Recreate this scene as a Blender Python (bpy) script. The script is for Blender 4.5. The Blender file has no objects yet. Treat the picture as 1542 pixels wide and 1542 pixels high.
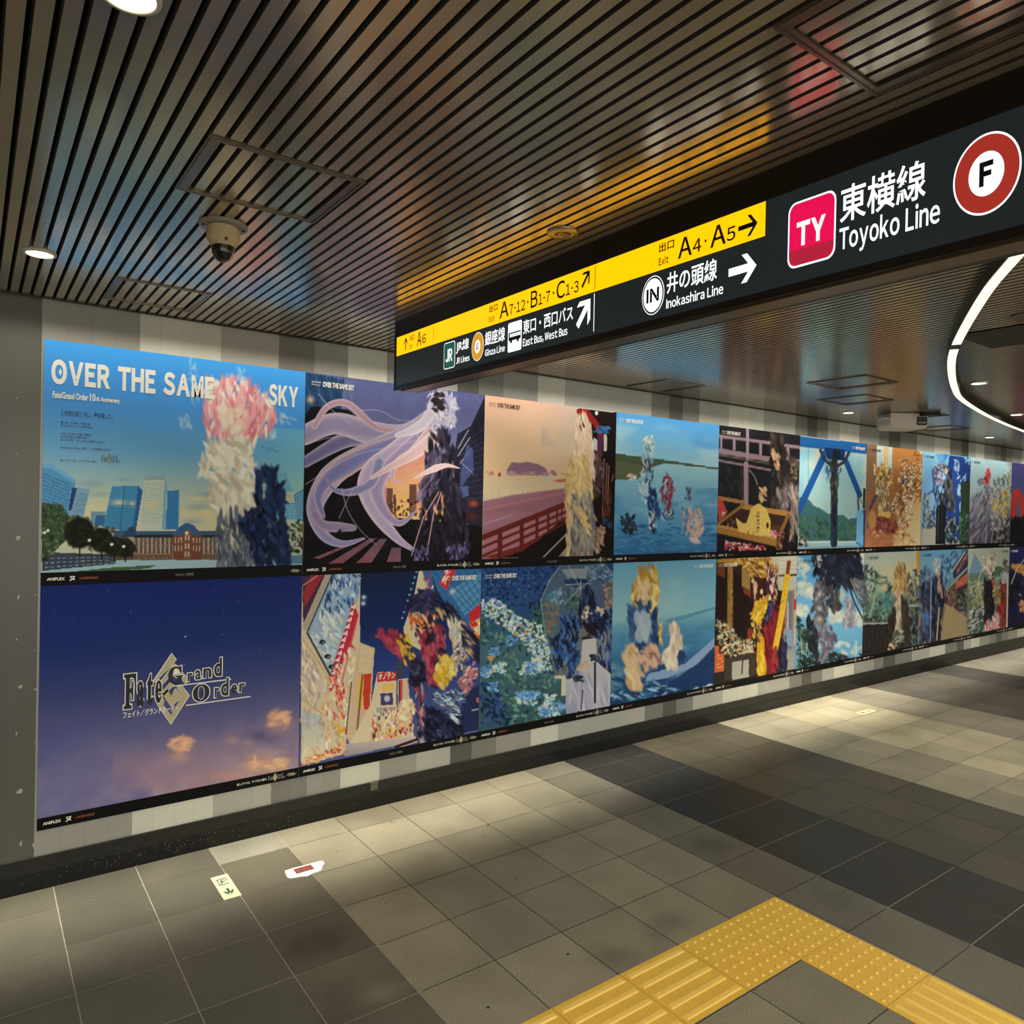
import bpy, math, random
import numpy as np
from mathutils import Matrix, Vector

S = bpy.context.scene
COL = S.collection

# ------------------------------------------------------------------ camera
cam_d = bpy.data.cameras.new('camera')
cam = bpy.data.objects.new('camera', cam_d)
COL.objects.link(cam)
cam_d.sensor_fit = 'HORIZONTAL'
cam_d.sensor_width = 36.0
cam_d.lens = 25.882
cam_d.clip_start = 0.05
_r = Vector((0.80596196, -0.59161866, 0.02031464))
_u = Vector((-0.01194864, 0.01805171, 0.99976566))
_b = Vector((-0.59184673, -0.80601582, 0.00747995))
_m = Matrix((_r, _u, _b)).transposed().to_4x4()
_m.translation = Vector((-0.23694, -3.51383, 1.58783))
cam.matrix_world = _m
S.camera = cam

# ------------------------------------------------------------------ world, exposure
W = bpy.data.worlds.new('world')
S.world = W
W.use_nodes = True
W.node_tree.nodes['Background'].inputs[0].default_value = (1.0, 0.98, 0.91, 1)
W.node_tree.nodes['Background'].inputs[1].default_value = 1.42
S.view_settings.view_transform = 'Standard'
S.view_settings.look = 'None'
S.view_settings.exposure = 0.12
S.view_settings.gamma = 1.0
S.view_settings.use_curve_mapping = False
LAMP_COL = (1.0, 0.95, 0.81)
LAMP_W = 24.0          # downlights along the poster wall
HALL_W = 42.0          # downlights over the middle of the passage

ADDED_SLOT_W = 80.0         # added unseen lamp in the slot above the posters

CEIL = 2.386
SIGN_X = 1.256

# ------------------------------------------------------------------ helpers
def lin(c):
    r = []
    for v in c[:3]:
        v = v / 255.0
        r.append(v / 12.92 if v <= 0.04045 else ((v + 0.055) / 1.055) ** 2.4)
    return (r[0], r[1], r[2], 1.0)


def mat(name, col, rough=0.5, metal=0.0, emit=0.0, spec=0.5, noise=0.0, nscale=40.0, bump=0.0, attr=False, coat=0.0, stretch=None, ecol=None):
    m = bpy.data.materials.new(name)
    m.use_nodes = True
    nt = m.node_tree
    b = nt.nodes['Principled BSDF']
    c = lin(col)
    b.inputs['Roughness'].default_value = rough
    b.inputs['Metallic'].default_value = metal
    b.inputs['Specular IOR Level'].default_value = spec
    b.inputs['Coat Weight'].default_value = coat
    src = None
    if attr:
        a = nt.nodes.new('ShaderNodeAttribute')
        a.attribute_name = 'Col'
        src = a.outputs['Color']
    if noise > 0 or bump > 0:
        tc = nt.nodes.new('ShaderNodeTexCoord')
        mp = nt.nodes.new('ShaderNodeMapping')
        if stretch:
            mp.inputs['Scale'].default_value = stretch
        nt.links.new(tc.outputs['Object'], mp.inputs['Vector'])
        n = nt.nodes.new('ShaderNodeTexNoise')
        n.inputs['Scale'].default_value = nscale
        n.inputs['Detail'].default_value = 4.0
        nt.links.new(mp.outputs['Vector'], n.inputs['Vector'])
        if noise > 0:
            rp = nt.nodes.new('ShaderNodeMapRange')
            rp.inputs[1].default_value = 0.25
            rp.inputs[2].default_value = 0.75
            rp.inputs[3].default_value = 1.0 - noise
            rp.inputs[4].default_value = 1.0 + noise
            nt.links.new(n.outputs['Fac'], rp.inputs[0])
            mx = nt.nodes.new('ShaderNodeVectorMath')
            mx.operation = 'SCALE'
            if src is not None:
                nt.links.new(src, mx.inputs[0])
            else:
                mx.inputs[0].default_value = c[:3]
            nt.links.new(rp.outputs[0], mx.inputs['Scale'])
            src = mx.outputs['Vector']
        if bump > 0:
            bp = nt.nodes.new('ShaderNodeBump')
            bp.inputs['Strength'].default_value = bump
            bp.inputs['Distance'].default_value = 0.002
            nt.links.new(n.outputs['Fac'], bp.inputs['Height'])
            nt.links.new(bp.outputs['Normal'], b.inputs['Normal'])
    if src is not None:
        nt.links.new(src, b.inputs['Base Color'])
    else:
        b.inputs['Base Color'].default_value = c
    if emit > 0:
        b.inputs['Emission Color'].default_value = lin(ecol or col)
        b.inputs['Emission Strength'].default_value = emit
    return m


class MB:
    """collects faces and links them as ONE mesh object"""
    def __init__(self):
        self.v, self.f, self.mi, self.c = [], [], [], []

    def face(self, pts, m=0, c=None):
        n = len(self.v)
        self.v.extend([tuple(p) for p in pts])
        self.f.append(tuple(range(n, n + len(pts))))
        self.mi.append(m)
        self.c.append(c)

    def box(self, a, b, m=0, c=None):
        x0, y0, z0 = a
        x1, y1, z1 = b
        n = len(self.v)
        self.v.extend([(x0, y0, z0), (x1, y0, z0), (x1, y1, z0), (x0, y1, z0), (x0, y0, z1), (x1, y0, z1), (x1, y1, z1), (x0, y1, z1)])
        for q in ((3, 2, 1, 0), (4, 5, 6, 7), (0, 1, 5, 4), (1, 2, 6, 5), (2, 3, 7, 6), (3, 0, 4, 7)):
            self.f.append(tuple(n + i for i in q))
            self.mi.append(m)
            self.c.append(c)

    def lathe(self, prof, cx, cy, n=32, m=0, cap0=False, cap1=False):
        """prof: (radius, z) pairs"""
        s = len(self.v)
        for r, z in prof:
            for k in range(n):
                a = 2 * math.pi * k / n
                self.v.append((cx + r * math.cos(a), cy + r * math.sin(a), z))
        for i in range(len(prof) - 1):
            for k in range(n):
                k2 = (k + 1) % n
                self.f.append((s + i * n + k, s + i * n + k2, s + (i + 1) * n + k2, s + (i + 1) * n + k))
                self.mi.append(m)
                self.c.append(None)
        if cap0:
            self.f.append(tuple(s + k for k in range(n)))
            self.mi.append(m); self.c.append(None)
        if cap1:
            o = s + (len(prof) - 1) * n
            self.f.append(tuple(o + k for k in range(n)))
            self.mi.append(m); self.c.append(None)

    def raw(self, vs, fs, m=0, c=None):
        n = len(self.v)
        self.v.extend(vs)
        for q in fs:
            self.f.append(tuple(n + i for i in q))
            self.mi.append(m)
            self.c.append(c)

    def build(self, name, mats, parent=None, smooth=False, loc=(0, 0, 0)):
        me = bpy.data.meshes.new(name)
        L = Vector(loc)
        me.from_pydata([tuple(Vector(p) - L) for p in self.v] if L.length else self.v, [], self.f)
        if not isinstance(mats, (list, tuple)):
            mats = [mats]
        for m in mats:
            me.materials.append(m)
        me.polygons.foreach_set('material_index', self.mi)
        if smooth:
            me.polygons.foreach_set('use_smooth', [True] * len(self.f))
        if any(c is not None for c in self.c):
            at = me.color_attributes.new('Col', 'FLOAT_COLOR', 'CORNER')
            buf = []
            for q, c in zip(self.f, self.c):
                buf.extend(list(c or (1, 1, 1, 1)) * len(q))
            at.data.foreach_set('color', buf)
        me.update()
        o = bpy.data.objects.new(name, me)
        COL.objects.link(o)
        o.location = L
        if parent is not None:
            o.parent = parent
            o.matrix_parent_inverse = Matrix.Translation(-parent.location)
        return o


def tag(o, label=None, cat=None, group=None, kind=None):
    if label: o['label'] = label
    if cat: o['category'] = cat
    if group: o['group'] = group
    if kind: o['kind'] = kind
    return o


def thing(name, loc, label, cat, group=None):
    o = bpy.data.objects.new(name, None)
    COL.objects.link(o)
    o.location = loc
    o.empty_display_size = 0.05
    return tag(o, label, cat, group)


def struct(o):
    o['kind'] = 'structure'
    return o


_tc = {}


def glyphs(body, bold=0.0):
    """outline of a line of lettering in em units: vertices (x, y), faces, bounds"""
    key = (body, bold)
    if key not in _tc and body.startswith('~'):
        # plain sans lettering, set glyph by glyph with even gaps
        vs, fs, x = [], [], 0.0
        for ch in body[1:]:
            if ch == ' ':
                x += .29
                continue
            if ch == 'I':
                n = len(vs)
                q = .088 + 2 * bold
                vs += [(x, -bold), (x + q, -bold), (x + q, .733 + bold), (x, .733 + bold)]
                fs.append((n, n + 1, n + 2, n + 3))
                x += q + .095
                continue
            gv, gf, (a, b, lo, hi) = glyphs(chr(ord(ch) + 0xFEE0), bold)
            k = .36 if ch == '-' else (.92 if ch in 'WM' else 1.0)
            n = len(vs)
            vs += [(x + (p - a) * k, q) for p, q in gv]
            fs += [tuple(n + i for i in f) for f in gf]
            x += (b - a) * k + (.085 if ch not in 'Tr,' else .05)
        ys = [p[1] for p in vs]; xs = [p[0] for p in vs]
        _tc[key] = (vs, fs, (min(xs), max(xs), min(ys), max(ys)))
    if key not in _tc:
        cu = bpy.data.curves.new('lettering', 'FONT')
        cu.body = body
        cu.offset = bold
        cu.resolution_u = 4
        ob = bpy.data.objects.new('lettering', cu)
        COL.objects.link(ob)
        dg = bpy.context.evaluated_depsgraph_get()
        me = bpy.data.meshes.new_from_object(ob.evaluated_get(dg))
        vs = [(v.co.x, v.co.y) for v in me.vertices]
        fs = [tuple(p.vertices) for p in me.polygons]
        bpy.data.objects.remove(ob)
        bpy.data.curves.remove(cu)
        bpy.data.meshes.remove(me)
        xs = [p[0] for p in vs]; ys = [p[1] for p in vs]
        _tc[key] = (vs, fs, (min(xs), max(xs), min(ys), max(ys)))
    return _tc[key]


def put_text(mb, body, x0, x1, z0, z1, place, m=0, bold=0.0, c=None):
    """fit the lettering's outline into x0..x1, z0..z1 of a flat face; place(x, z) gives the point in the room"""
    vs, fs, (a, b, lo, hi) = glyphs(body, bold)
    sx = (x1 - x0) / (b - a)
    sz = (z1 - z0) / (hi - lo)
    mb.raw([place(x0 + (x - a) * sx, z0 + (y - lo) * sz) for x, y in vs], fs, m, c)


# ------------------------------------------------------------------ structure: floor
GX = [0.05 + 0.302 * k for k in range(-15, 42)]
GY = [0.0, -0.203] + [-0.203 - 0.307 * k for k in range(1, 26)]
rnd = random.Random(4)


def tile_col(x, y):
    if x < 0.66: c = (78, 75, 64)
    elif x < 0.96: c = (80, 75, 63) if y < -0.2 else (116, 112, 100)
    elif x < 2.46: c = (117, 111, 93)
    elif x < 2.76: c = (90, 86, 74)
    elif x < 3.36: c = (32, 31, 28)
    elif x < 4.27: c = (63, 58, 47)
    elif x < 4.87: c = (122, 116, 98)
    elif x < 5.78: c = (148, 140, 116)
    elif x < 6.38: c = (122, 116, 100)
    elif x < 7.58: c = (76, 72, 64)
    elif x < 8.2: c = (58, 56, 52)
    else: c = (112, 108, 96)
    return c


m_floor = mat('granite_tiles', (120, 115, 100), rough=0.42, spec=0.35, noise=0.6, nscale=240.0, bump=0.03, attr=True)
nt = m_floor.node_tree
# broad worn patches on the stone, and a few grimy stains
STAINS = [(0.80, -0.98, .17, .12, .62), (0.72, -1.32, .12, .22, .72), (1.92, -1.62, .13, .10, .76), (1.62, -1.66, .12, .10, .74), (2.62, -1.28, .12, .16, .68), (2.66, -1.9, .16, .2, .74), (0.85, -1.36, .12, .06, 1.35), (5.3, -0.9, .4, .16, .8)]
_b0 = nt.nodes['Principled BSDF']
_src = _b0.inputs['Base Color'].links[0].from_socket
_tcn = nt.nodes.new('ShaderNodeTexCoord')
_n2 = nt.nodes.new('ShaderNodeTexNoise'); _n2.inputs['Scale'].default_value = 3.2; _n2.inputs['Detail'].default_value = 6
nt.links.new(_tcn.outputs['Object'], _n2.inputs['Vector'])
_mr = nt.nodes.new('ShaderNodeMapRange')
_mr.inputs[1].default_value = 0.3; _mr.inputs[2].default_value = 0.7; _mr.inputs[3].default_value = 0.84; _mr.inputs[4].default_value = 1.14
nt.links.new(_n2.outputs['Fac'], _mr.inputs[0])
_sc = nt.nodes.new('ShaderNodeVectorMath'); _sc.operation = 'SCALE'
nt.links.new(_src, _sc.inputs[0]); nt.links.new(_mr.outputs[0], _sc.inputs['Scale'])
_last = _sc.outputs['Vector']
for _x, _y, _rx, _ry, _k in STAINS:
    _sub = nt.nodes.new('ShaderNodeVectorMath'); _sub.operation = 'SUBTRACT'; _sub.inputs[1].default_value = (_x, _y, 0)
    nt.links.new(_tcn.outputs['Object'], _sub.inputs[0])
    _div = nt.nodes.new('ShaderNodeVectorMath'); _div.operation = 'DIVIDE'; _div.inputs[1].default_value = (_rx, _ry, 1)
    nt.links.new(_sub.outputs['Vector'], _div.inputs[0])
    _add = nt.nodes.new('ShaderNodeVectorMath'); _add.operation = 'LENGTH'
    nt.links.new(_div.outputs['Vector'], _add.inputs[0])
    _nz = nt.nodes.new('ShaderNodeMath'); _nz.operation = 'ADD'
    _nm = nt.nodes.new('ShaderNodeTexNoise'); _nm.inputs['Scale'].default_value = 14.0
    nt.links.new(_tcn.outputs['Object'], _nm.inputs['Vector'])
    nt.links.new(_add.outputs['Value'], _nz.inputs[0]); nt.links.new(_nm.outputs['Fac'], _nz.inputs[1])
    _mp = nt.nodes.new('ShaderNodeMapRange'); _mp.interpolation_type = 'SMOOTHSTEP'
    _mp.inputs[1].default_value = 0.6; _mp.inputs[2].default_value = 1.6; _mp.inputs[3].default_value = _k; _mp.inputs[4].default_value = 1.0
    nt.links.new(_nz.outputs[0], _mp.inputs[0])
    _ms = nt.nodes.new('ShaderNodeVectorMath'); _ms.operation = 'SCALE'
    nt.links.new(_last, _ms.inputs[0]); nt.links.new(_mp.outputs[0], _ms.inputs['Scale'])
    _last = _ms.outputs['Vector']
nt.links.new(_last, _b0.inputs['Base Color'])

GUM = [(1.101, -1.618, .007), (1.491, -1.55, .007), (1.547, -1.564, .003), (1.111, -.884, .005), (2.43, -.558, .008), (1.852, -.521, .007), (1.772, -.61, .005), (3.777, -1.655, .008), (1.473, -.224, .006), (1.661, -1.016, .006), (1.484, -.231, .004), (1.126, -.366, .005)]
TACT = []   # cells of the yellow guide path: (column, row, kind)
fl = MB()
g = 0.0016
tact_cells = {(-5, 0): 'bars', (-4, 0): 'bars', (-3, 0): 'bars', (-2, 0): 'bars', (-1, 0): 'dots', (0, 0): 'dots', (0, 1): 'dots', (0, 2): 'bars', (0, 3): 'bars'}
TX, TY = 2.451, -1.737      # far right corner of the corner plate
def tact_rect(i, j):
    return (TX + (i - 1) * 0.2965, TX + i * 0.2965, TY - (j + 1) * 0.3045, TY - j * 0.3045)
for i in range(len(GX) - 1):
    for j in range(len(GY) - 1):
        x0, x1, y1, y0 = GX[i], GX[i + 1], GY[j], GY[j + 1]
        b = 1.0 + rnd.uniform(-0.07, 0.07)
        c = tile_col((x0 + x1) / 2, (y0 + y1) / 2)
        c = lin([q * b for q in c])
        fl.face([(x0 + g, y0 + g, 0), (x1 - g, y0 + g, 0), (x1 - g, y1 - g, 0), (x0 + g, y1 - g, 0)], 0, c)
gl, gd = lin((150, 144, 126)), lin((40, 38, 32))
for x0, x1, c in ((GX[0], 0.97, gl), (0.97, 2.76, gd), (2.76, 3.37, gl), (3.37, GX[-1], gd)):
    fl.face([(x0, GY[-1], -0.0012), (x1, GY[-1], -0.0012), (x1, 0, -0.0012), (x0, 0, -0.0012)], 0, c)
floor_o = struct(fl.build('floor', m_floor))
gm = MB()
for x, y, q in GUM:
    n = 9
    gm.face([(x + q * math.cos(2 * math.pi * k / n) * rnd.uniform(.7, 1.1), y + q * .8 * math.sin(2 * math.pi * k / n) * rnd.uniform(.7, 1.1), .0006) for k in range(n)])
struct(gm.build('gum_spots', mat('trodden_gum', (30, 27, 22), rough=0.7, noise=0.2, nscale=80), floor_o))

# ------------------------------------------------------------------ structure: poster wall
G0, G1, G2, G3, G4 = (92, 91, 84), (132, 131, 124), (160, 158, 150), (184, 183, 173), (217, 217, 202)
bands = [(-4.2, -3.4, G2), (-3.4, -2.6, G4), (-2.6, -1.6, G1), (-1.6, -0.9, G3), (-0.9, -0.018, G0), (-0.018, 0.338, G2), (0.338, 0.674, G4), (0.674, 0.94, G3), (0.94, 1.116, G1), (1.116, 1.292, G2), (1.292, 1.511, G4),
         (1.511, 1.73, G2), (1.73, 1.946, G3), (1.946, 2.089, G0), (2.089, 2.261, G1), (2.261, 2.518, G2), (2.518, 2.734, G4), (2.734, 3.51, G3), (3.51, 3.69, G1), (3.69, 3.83, G0), (3.83, 4.01, G1),
         (4.01, 4.35, G3), (4.35, 4.785, G4), (4.785, 5.215, G3), (5.215, 5.39, G1), (5.39, 5.535, G0), (5.535, 5.70, G1), (5.70, 5.885, G3), (5.885, 6.214, G4), (6.214, 6.567, G2), (6.567, 6.742, G1),
         (6.742, 6.965, G0), (6.965, 7.30, G1), (7.30, 7.667, G3), (7.667, 8.02, G4), (8.02, 8.29, G1), (8.29, 8.46, G0), (8.46, 8.64, G3), (8.64, 8.86, G4), (8.86, 9.13, G2), (9.13, 9.31, G1), (9.31, 9.46, G0),
         (9.46, 9.64, G1), (9.64, 9.91, G2), (9.91, 10.4, G4), (10.4, 10.9, G2), (10.9, 11.2, G0), (11.2, 11.9, G3), (11.9, 12.4, G2)]
wl = MB()
for x0, x1, c in bands:
    n = max(1, round((x1 - x0) / 0.095))
    for k in range(n):
        a, b = x0 + (x1 - x0) * k / n, x0 + (x1 - x0) * (k + 1) / n
        s = 1.0 + rnd.uniform(-0.012, 0.012)
        cc = lin([q * s for q in c])
        e = 0.0008
        wl.face([(a + e, 0, 0.12), (b - e, 0, 0.12), (b - e, 0, CEIL + 0.02), (a + e, 0, CEIL + 0.02)], 0, cc)
        wl.face([(b - e, 0, 0.12), (b + e, 0.0, 0.12), (b + e, 0.0, CEIL + 0.02), (b - e, 0, CEIL + 0.02)], 0, lin([q * 0.9 for q in c]))
m_wall = mat('enamelled_panels', (160, 158, 148), rough=0.32, spec=0.5, noise=0.03, nscale=6.0, attr=True)
wall = struct(wl.build('wall_back', m_wall))
pp = MB()
m_chip = mat('bare_primer', (176, 172, 156), rough=0.8, noise=0.1, nscale=60)
for x, z, w, h in ((-0.085, 1.424, .016, .03), (-0.082, 1.188, .010, .026), (-0.027, 1.194, .006, .009), (-0.087, 1.02, .008, .016), (-0.026, 0.97, .009, .007), (-0.073, 0.829, .019, .017), (-0.02, 0.814, .012, .012),
                   (-0.082, 0.644, .008, .02), (-0.021, 0.599, .006, .008), (-0.069, 0.412, .024, .03), (-0.063, 0.2, .014, .022), (-0.018, 0.179, .013, .032), (-0.097, 1.977, .005, .008), (-0.014, 1.769, .006, .008), (-0.095, 1.756, .005, .007)):
    pts = []
    for k in range(9):
        a = 2 * math.pi * k / 9
        q = rnd.uniform(0.3, 1.2)
        pts.append((x + math.cos(a) * w * q * 0.5, -0.0008, z + math.sin(a) * h * q * 0.5))
    pp.face(pts[::-1])
struct(pp.build('peeled_paint', m_chip, wall))

# ------------------------------------------------------------------ structure: baseboard
m_base = mat('stained_black_stone', (13, 12, 10), rough=0.38, spec=0.4, noise=0.6, nscale=26.0, stretch=(0.6, 1, 2.2))
m_base2 = mat('black_stone_ledge', (33, 33, 29), rough=0.42, spec=0.4, noise=0.35, nscale=40.0)
bb = MB()
bb.box((-4.2, -0.014, 0.0), (12.4, 0.004, 0.074), 0)
bb.box((-4.2, -0.010, 0.074), (12.4, 0.004, 0.133), 1)
bbo = struct(bb.build('baseboard_back', [m_base, m_base2]))
sp = MB()
m_speck = mat('pale_scuffs', (120, 118, 104), rough=0.7, noise=0.2, nscale=80)
for k in range(420):
    x = rnd.choice((rnd.uniform(-0.2, 9.0), rnd.gauss(0.45, 0.25), rnd.gauss(5.3, 0.9)))
    z = min(0.071, max(0.004, rnd.gauss(0.05, 0.02)))
    r = rnd.uniform(0.0008, 0.0024)
    pts = [(x + r * 1.4 * math.cos(a), -0.0146, z + r * math.sin(a)) for a in (0.2, 1.4, 2.5, 3.9, 5.2)]
    sp.face(pts[::-1])
struct(sp.build('baseboard_scuffs', m_speck, bbo))

# ------------------------------------------------------------------ structure: ceiling of metal slats
m_flank = mat('shade_toned_flanks', (44, 37, 29), rough=0.5, noise=0.1, nscale=20)  # groove shade put into a darker colour than the slats
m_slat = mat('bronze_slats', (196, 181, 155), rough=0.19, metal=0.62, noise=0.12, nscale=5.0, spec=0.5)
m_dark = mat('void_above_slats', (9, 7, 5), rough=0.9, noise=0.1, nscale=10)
P0, PITCH, GAP = -0.171, 0.0376, 0.0064
ACC = [(0.175, 0.53, -1.82, -1.47), (0.168, 0.513, -0.525, -0.175), (0.82, 1.155, -3.12, -2.775), (3.19, 3.55, -0.44, -0.08), (3.88, 4.26, -1.30, -0.92), (4.57, 4.93, -0.94, -0.58), (5.66, 6.02, -0.84, -0.48), (6.76, 7.12, -0.56, -0.2)]
ACC = [(P0 + PITCH * round((a - P0) / PITCH), P0 + PITCH * round((b - P0) / PITCH), c, d) for a, b, c, d in ACC]
BLK = (3.27, 3.665, -2.75, -2.03)


def slat(mb, xa, xb, ya, yb, z=CEIL):
    """tray-shaped slat: bright flat underside, flanks leaning into the groove, coloured dark for its shade"""
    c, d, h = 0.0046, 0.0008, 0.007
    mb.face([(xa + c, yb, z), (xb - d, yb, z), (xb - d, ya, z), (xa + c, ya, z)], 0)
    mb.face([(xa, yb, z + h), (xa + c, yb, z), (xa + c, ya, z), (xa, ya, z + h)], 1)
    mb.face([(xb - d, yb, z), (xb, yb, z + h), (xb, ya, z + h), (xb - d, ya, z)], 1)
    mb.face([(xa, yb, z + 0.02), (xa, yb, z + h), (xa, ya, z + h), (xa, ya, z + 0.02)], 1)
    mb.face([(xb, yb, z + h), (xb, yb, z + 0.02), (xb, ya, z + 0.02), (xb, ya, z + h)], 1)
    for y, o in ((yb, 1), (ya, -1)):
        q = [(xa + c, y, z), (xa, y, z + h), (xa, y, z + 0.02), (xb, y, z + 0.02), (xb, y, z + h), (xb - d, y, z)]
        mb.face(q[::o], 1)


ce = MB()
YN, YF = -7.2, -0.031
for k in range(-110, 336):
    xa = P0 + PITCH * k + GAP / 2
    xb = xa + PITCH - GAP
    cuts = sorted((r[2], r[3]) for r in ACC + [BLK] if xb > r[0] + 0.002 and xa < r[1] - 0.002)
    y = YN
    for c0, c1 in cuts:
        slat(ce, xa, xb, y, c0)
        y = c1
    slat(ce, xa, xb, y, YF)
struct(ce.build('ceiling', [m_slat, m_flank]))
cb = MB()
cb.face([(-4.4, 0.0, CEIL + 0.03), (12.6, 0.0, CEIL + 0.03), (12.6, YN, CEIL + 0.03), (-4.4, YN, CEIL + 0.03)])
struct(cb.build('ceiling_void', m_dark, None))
m_trim = mat('dark_edge_trim', (42, 38, 32), rough=0.4, metal=0.5, noise=0.1, nscale=20)
tr = MB()
tr.box((-4.4, -0.031, CEIL - 0.006), (12.4, -0.0265, CEIL + 0.03))
struct(tr.build('trim_1', m_trim))

# ------------------------------------------------------------------ structure: the passage's two ends
m_end = mat('end_wall_panels', (150, 148, 140), rough=0.45, noise=0.05, nscale=3.0)
for nm, x in (('wall_right', 12.4), ('wall_left', -4.25)):
    ew = MB()
    n = 36
    for k in range(n):
        a, b = -7.2 * k / n - .001, -7.2 * (k + 1) / n + .001
        ew.box((min(x, x + math.copysign(.05, x)), b, 0.0), (max(x, x + math.copysign(.05, x)), a, CEIL + .03))
    struct(ew.build(nm, m_end))

# ------------------------------------------------------------------ printed posters
# survey of the photograph: picture point -> (x, z) on the poster wall
HM = np.array([[2.17963248e-03, 3.39263482e-05, -1.71171445e-01], [-6.36544759e-04, -2.59725434e-03, 3.51237421e+00], [-4.33858941e-04, -1.32380801e-05, 1.0]])
HI = np.linalg.inv(HM)
PRINT_GAIN = np.array([1.22, 1.27, 1.38])


class Art:
    """a printed picture, painted on a fine grid of ink dots"""
    def __init__(self, x0, x1, z0, z1, nx, crop):
        self.r = (x0, x1, z0, z1)
        nz = int(nx * (z1 - z0) / (x1 - x0))
        X, Z = np.meshgrid(np.linspace(x0, x1, nx + 1), np.linspace(z1, z0, nz + 1))
        q = HI @ np.stack([X.ravel(), Z.ravel(), np.ones(X.size)])
        ox, oy, s = crop
        self.U = ((q[0] / q[2] - ox) * s).reshape(X.shape)
        self.V = ((q[1] / q[2] - oy) * s).reshape(X.shape)
        self.X, self.Z = X, Z
        self.t = (z1 - Z) / (z1 - z0)
        self.w = (X - x0) / (x1 - x0)
        self.a = np.zeros(X.shape + (3,)) + 128.0
        self.px = abs(self.U[0, -1] - self.U[0, 0]) / nx
        self.rng = np.random.default_rng(int(x0 * 100 + z0 * 1000) % 9999 + 7)

    def mix(self, m, c, al=1.0):
        m = np.clip(m, 0, 1) * al
        c = np.asarray(c, float)
        self.a += m[..., None] * (c - self.a)

    def grad(self, stops, m=None, ax=None):
        t = self.t if ax is None else ax
        ts = [s[0] for s in stops]
        c = np.stack([np.interp(t, ts, [s[1][k] for s in stops]) for k in range(3)], -1)
        if m is None: self.a = c
        else: self.a += np.clip(m, 0, 1)[..., None] * (c - self.a)

    def inside(self, pts):
        U, V = self.U, self.V
        r = np.zeros(U.shape, bool)
        n = len(pts)
        for i in range(n):
            x0, y0 = pts[i]; x1, y1 = pts[(i + 1) % n]
            if y0 == y1: continue
            c = ((y0 > V) != (y1 > V)) & (U < (x1 - x0) * (V - y0) / (y1 - y0) + x0)
            r ^= c
        return r

    def dist(self, pts):
        d = np.full(self.U.shape, 1e9); T = np.zeros(self.U.shape)
        L = [0.0]
        for (x0, y0), (x1, y1) in zip(pts, pts[1:]): L.append(L[-1] + math.hypot(x1 - x0, y1 - y0))
        for i, ((x0, y0), (x1, y1)) in enumerate(zip(pts, pts[1:])):
            dx, dy = x1 - x0, y1 - y0
            l2 = dx * dx + dy * dy or 1e-9
            t = np.clip(((self.U - x0) * dx + (self.V - y0) * dy) / l2, 0, 1)
            e = np.hypot(self.U - x0 - t * dx, self.V - y0 - t * dy)
            k = e < d
            d = np.where(k, e, d)
            T = np.where(k, (L[i] + t * (L[i + 1] - L[i])) / L[-1], T)
        return d, T

    def poly(self, pts, c, al=1.0, soft=0.0):
        m = self.inside(pts).astype(float)
        if soft > 0:
            d, _ = self.dist(list(pts) + [pts[0]])
            m = np.where(m > 0, 1.0, np.clip(1 - d / soft, 0, 1))
        self.mix(m, c, al)
        return m

    def pgrad(self, pts, c0, c1, vert=True, al=1.0):
        m = self.inside(pts)
        if not m.any(): return
        q = self.V if vert else self.U
        lo, hi = q[m].min(), q[m].max()
        self.grad([(0, c0), (1, c1)], m * al, (q - lo) / (hi - lo + 1e-9))

    def curve(self, pts, n=10):
        p = [pts[0]] + list(pts) + [pts[-1]]
        out = []
        for i in range(1, len(p) - 2):
            for k in range(n):
                t = k / n
                o = []
                for a in (0, 1):
                    p0, p1, p2, p3 = p[i - 1][a], p[i][a], p[i + 1][a], p[i + 2][a]
                    o.append(0.5 * (2 * p1 + (p2 - p0) * t + (2 * p0 - 5 * p1 + 4 * p2 - p3) * t * t + (3 * p1 - p0 - 3 * p2 + p3) * t ** 3))
                out.append(tuple(o))
        out.append(tuple(pts[-1]))
        return out

    def line(self, pts, w, c, w2=None, al=1.0, c2=None, smooth=False):
        if smooth: pts = self.curve(pts)
        d, T = self.dist(pts)
        ww = w / 2 if w2 is None else (w + (w2 - w) * T) / 2
        m = np.clip((ww - d) / self.px + 0.5, 0, 1)
        if c2 is not None:
            self.grad([(0, c), (1, c2)], m * al, T)
        else: self.mix(m, c, al)

    def ribbon(self, pts, w, wm, w2, c, edge):
        """a tapering band of colour with a lighter rim"""
        pts = self.curve(pts)
        d, T = self.dist(pts)
        ww = np.interp(T, [0, 0.5, 1], [w, wm, w2]) / 2
        m = np.clip((ww - d) / self.px + 0.5, 0, 1)
        s = np.clip(d / np.maximum(ww, 1e-6), 0, 1)
        cc = np.asarray(c, float) + (np.asarray(edge, float) - np.asarray(c, float)) * (s ** 3)[..., None]
        self.a += m[..., None] * (cc - self.a)

    def ell(self, cx, cy, rx, ry, c, soft=0.15, al=1.0, ang=0):
        a = math.radians(ang)
        x = (self.U - cx) * math.cos(a) + (self.V - cy) * math.sin(a)
        y = -(self.U - cx) * math.sin(a) + (self.V - cy) * math.cos(a)
        d = np.hypot(x / rx, y / ry)
        self.mix((1 - d) / max(soft, 1e-3) + 0.5 if soft < 0.9 else np.exp(-2.2 * d * d), c, al)

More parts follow.
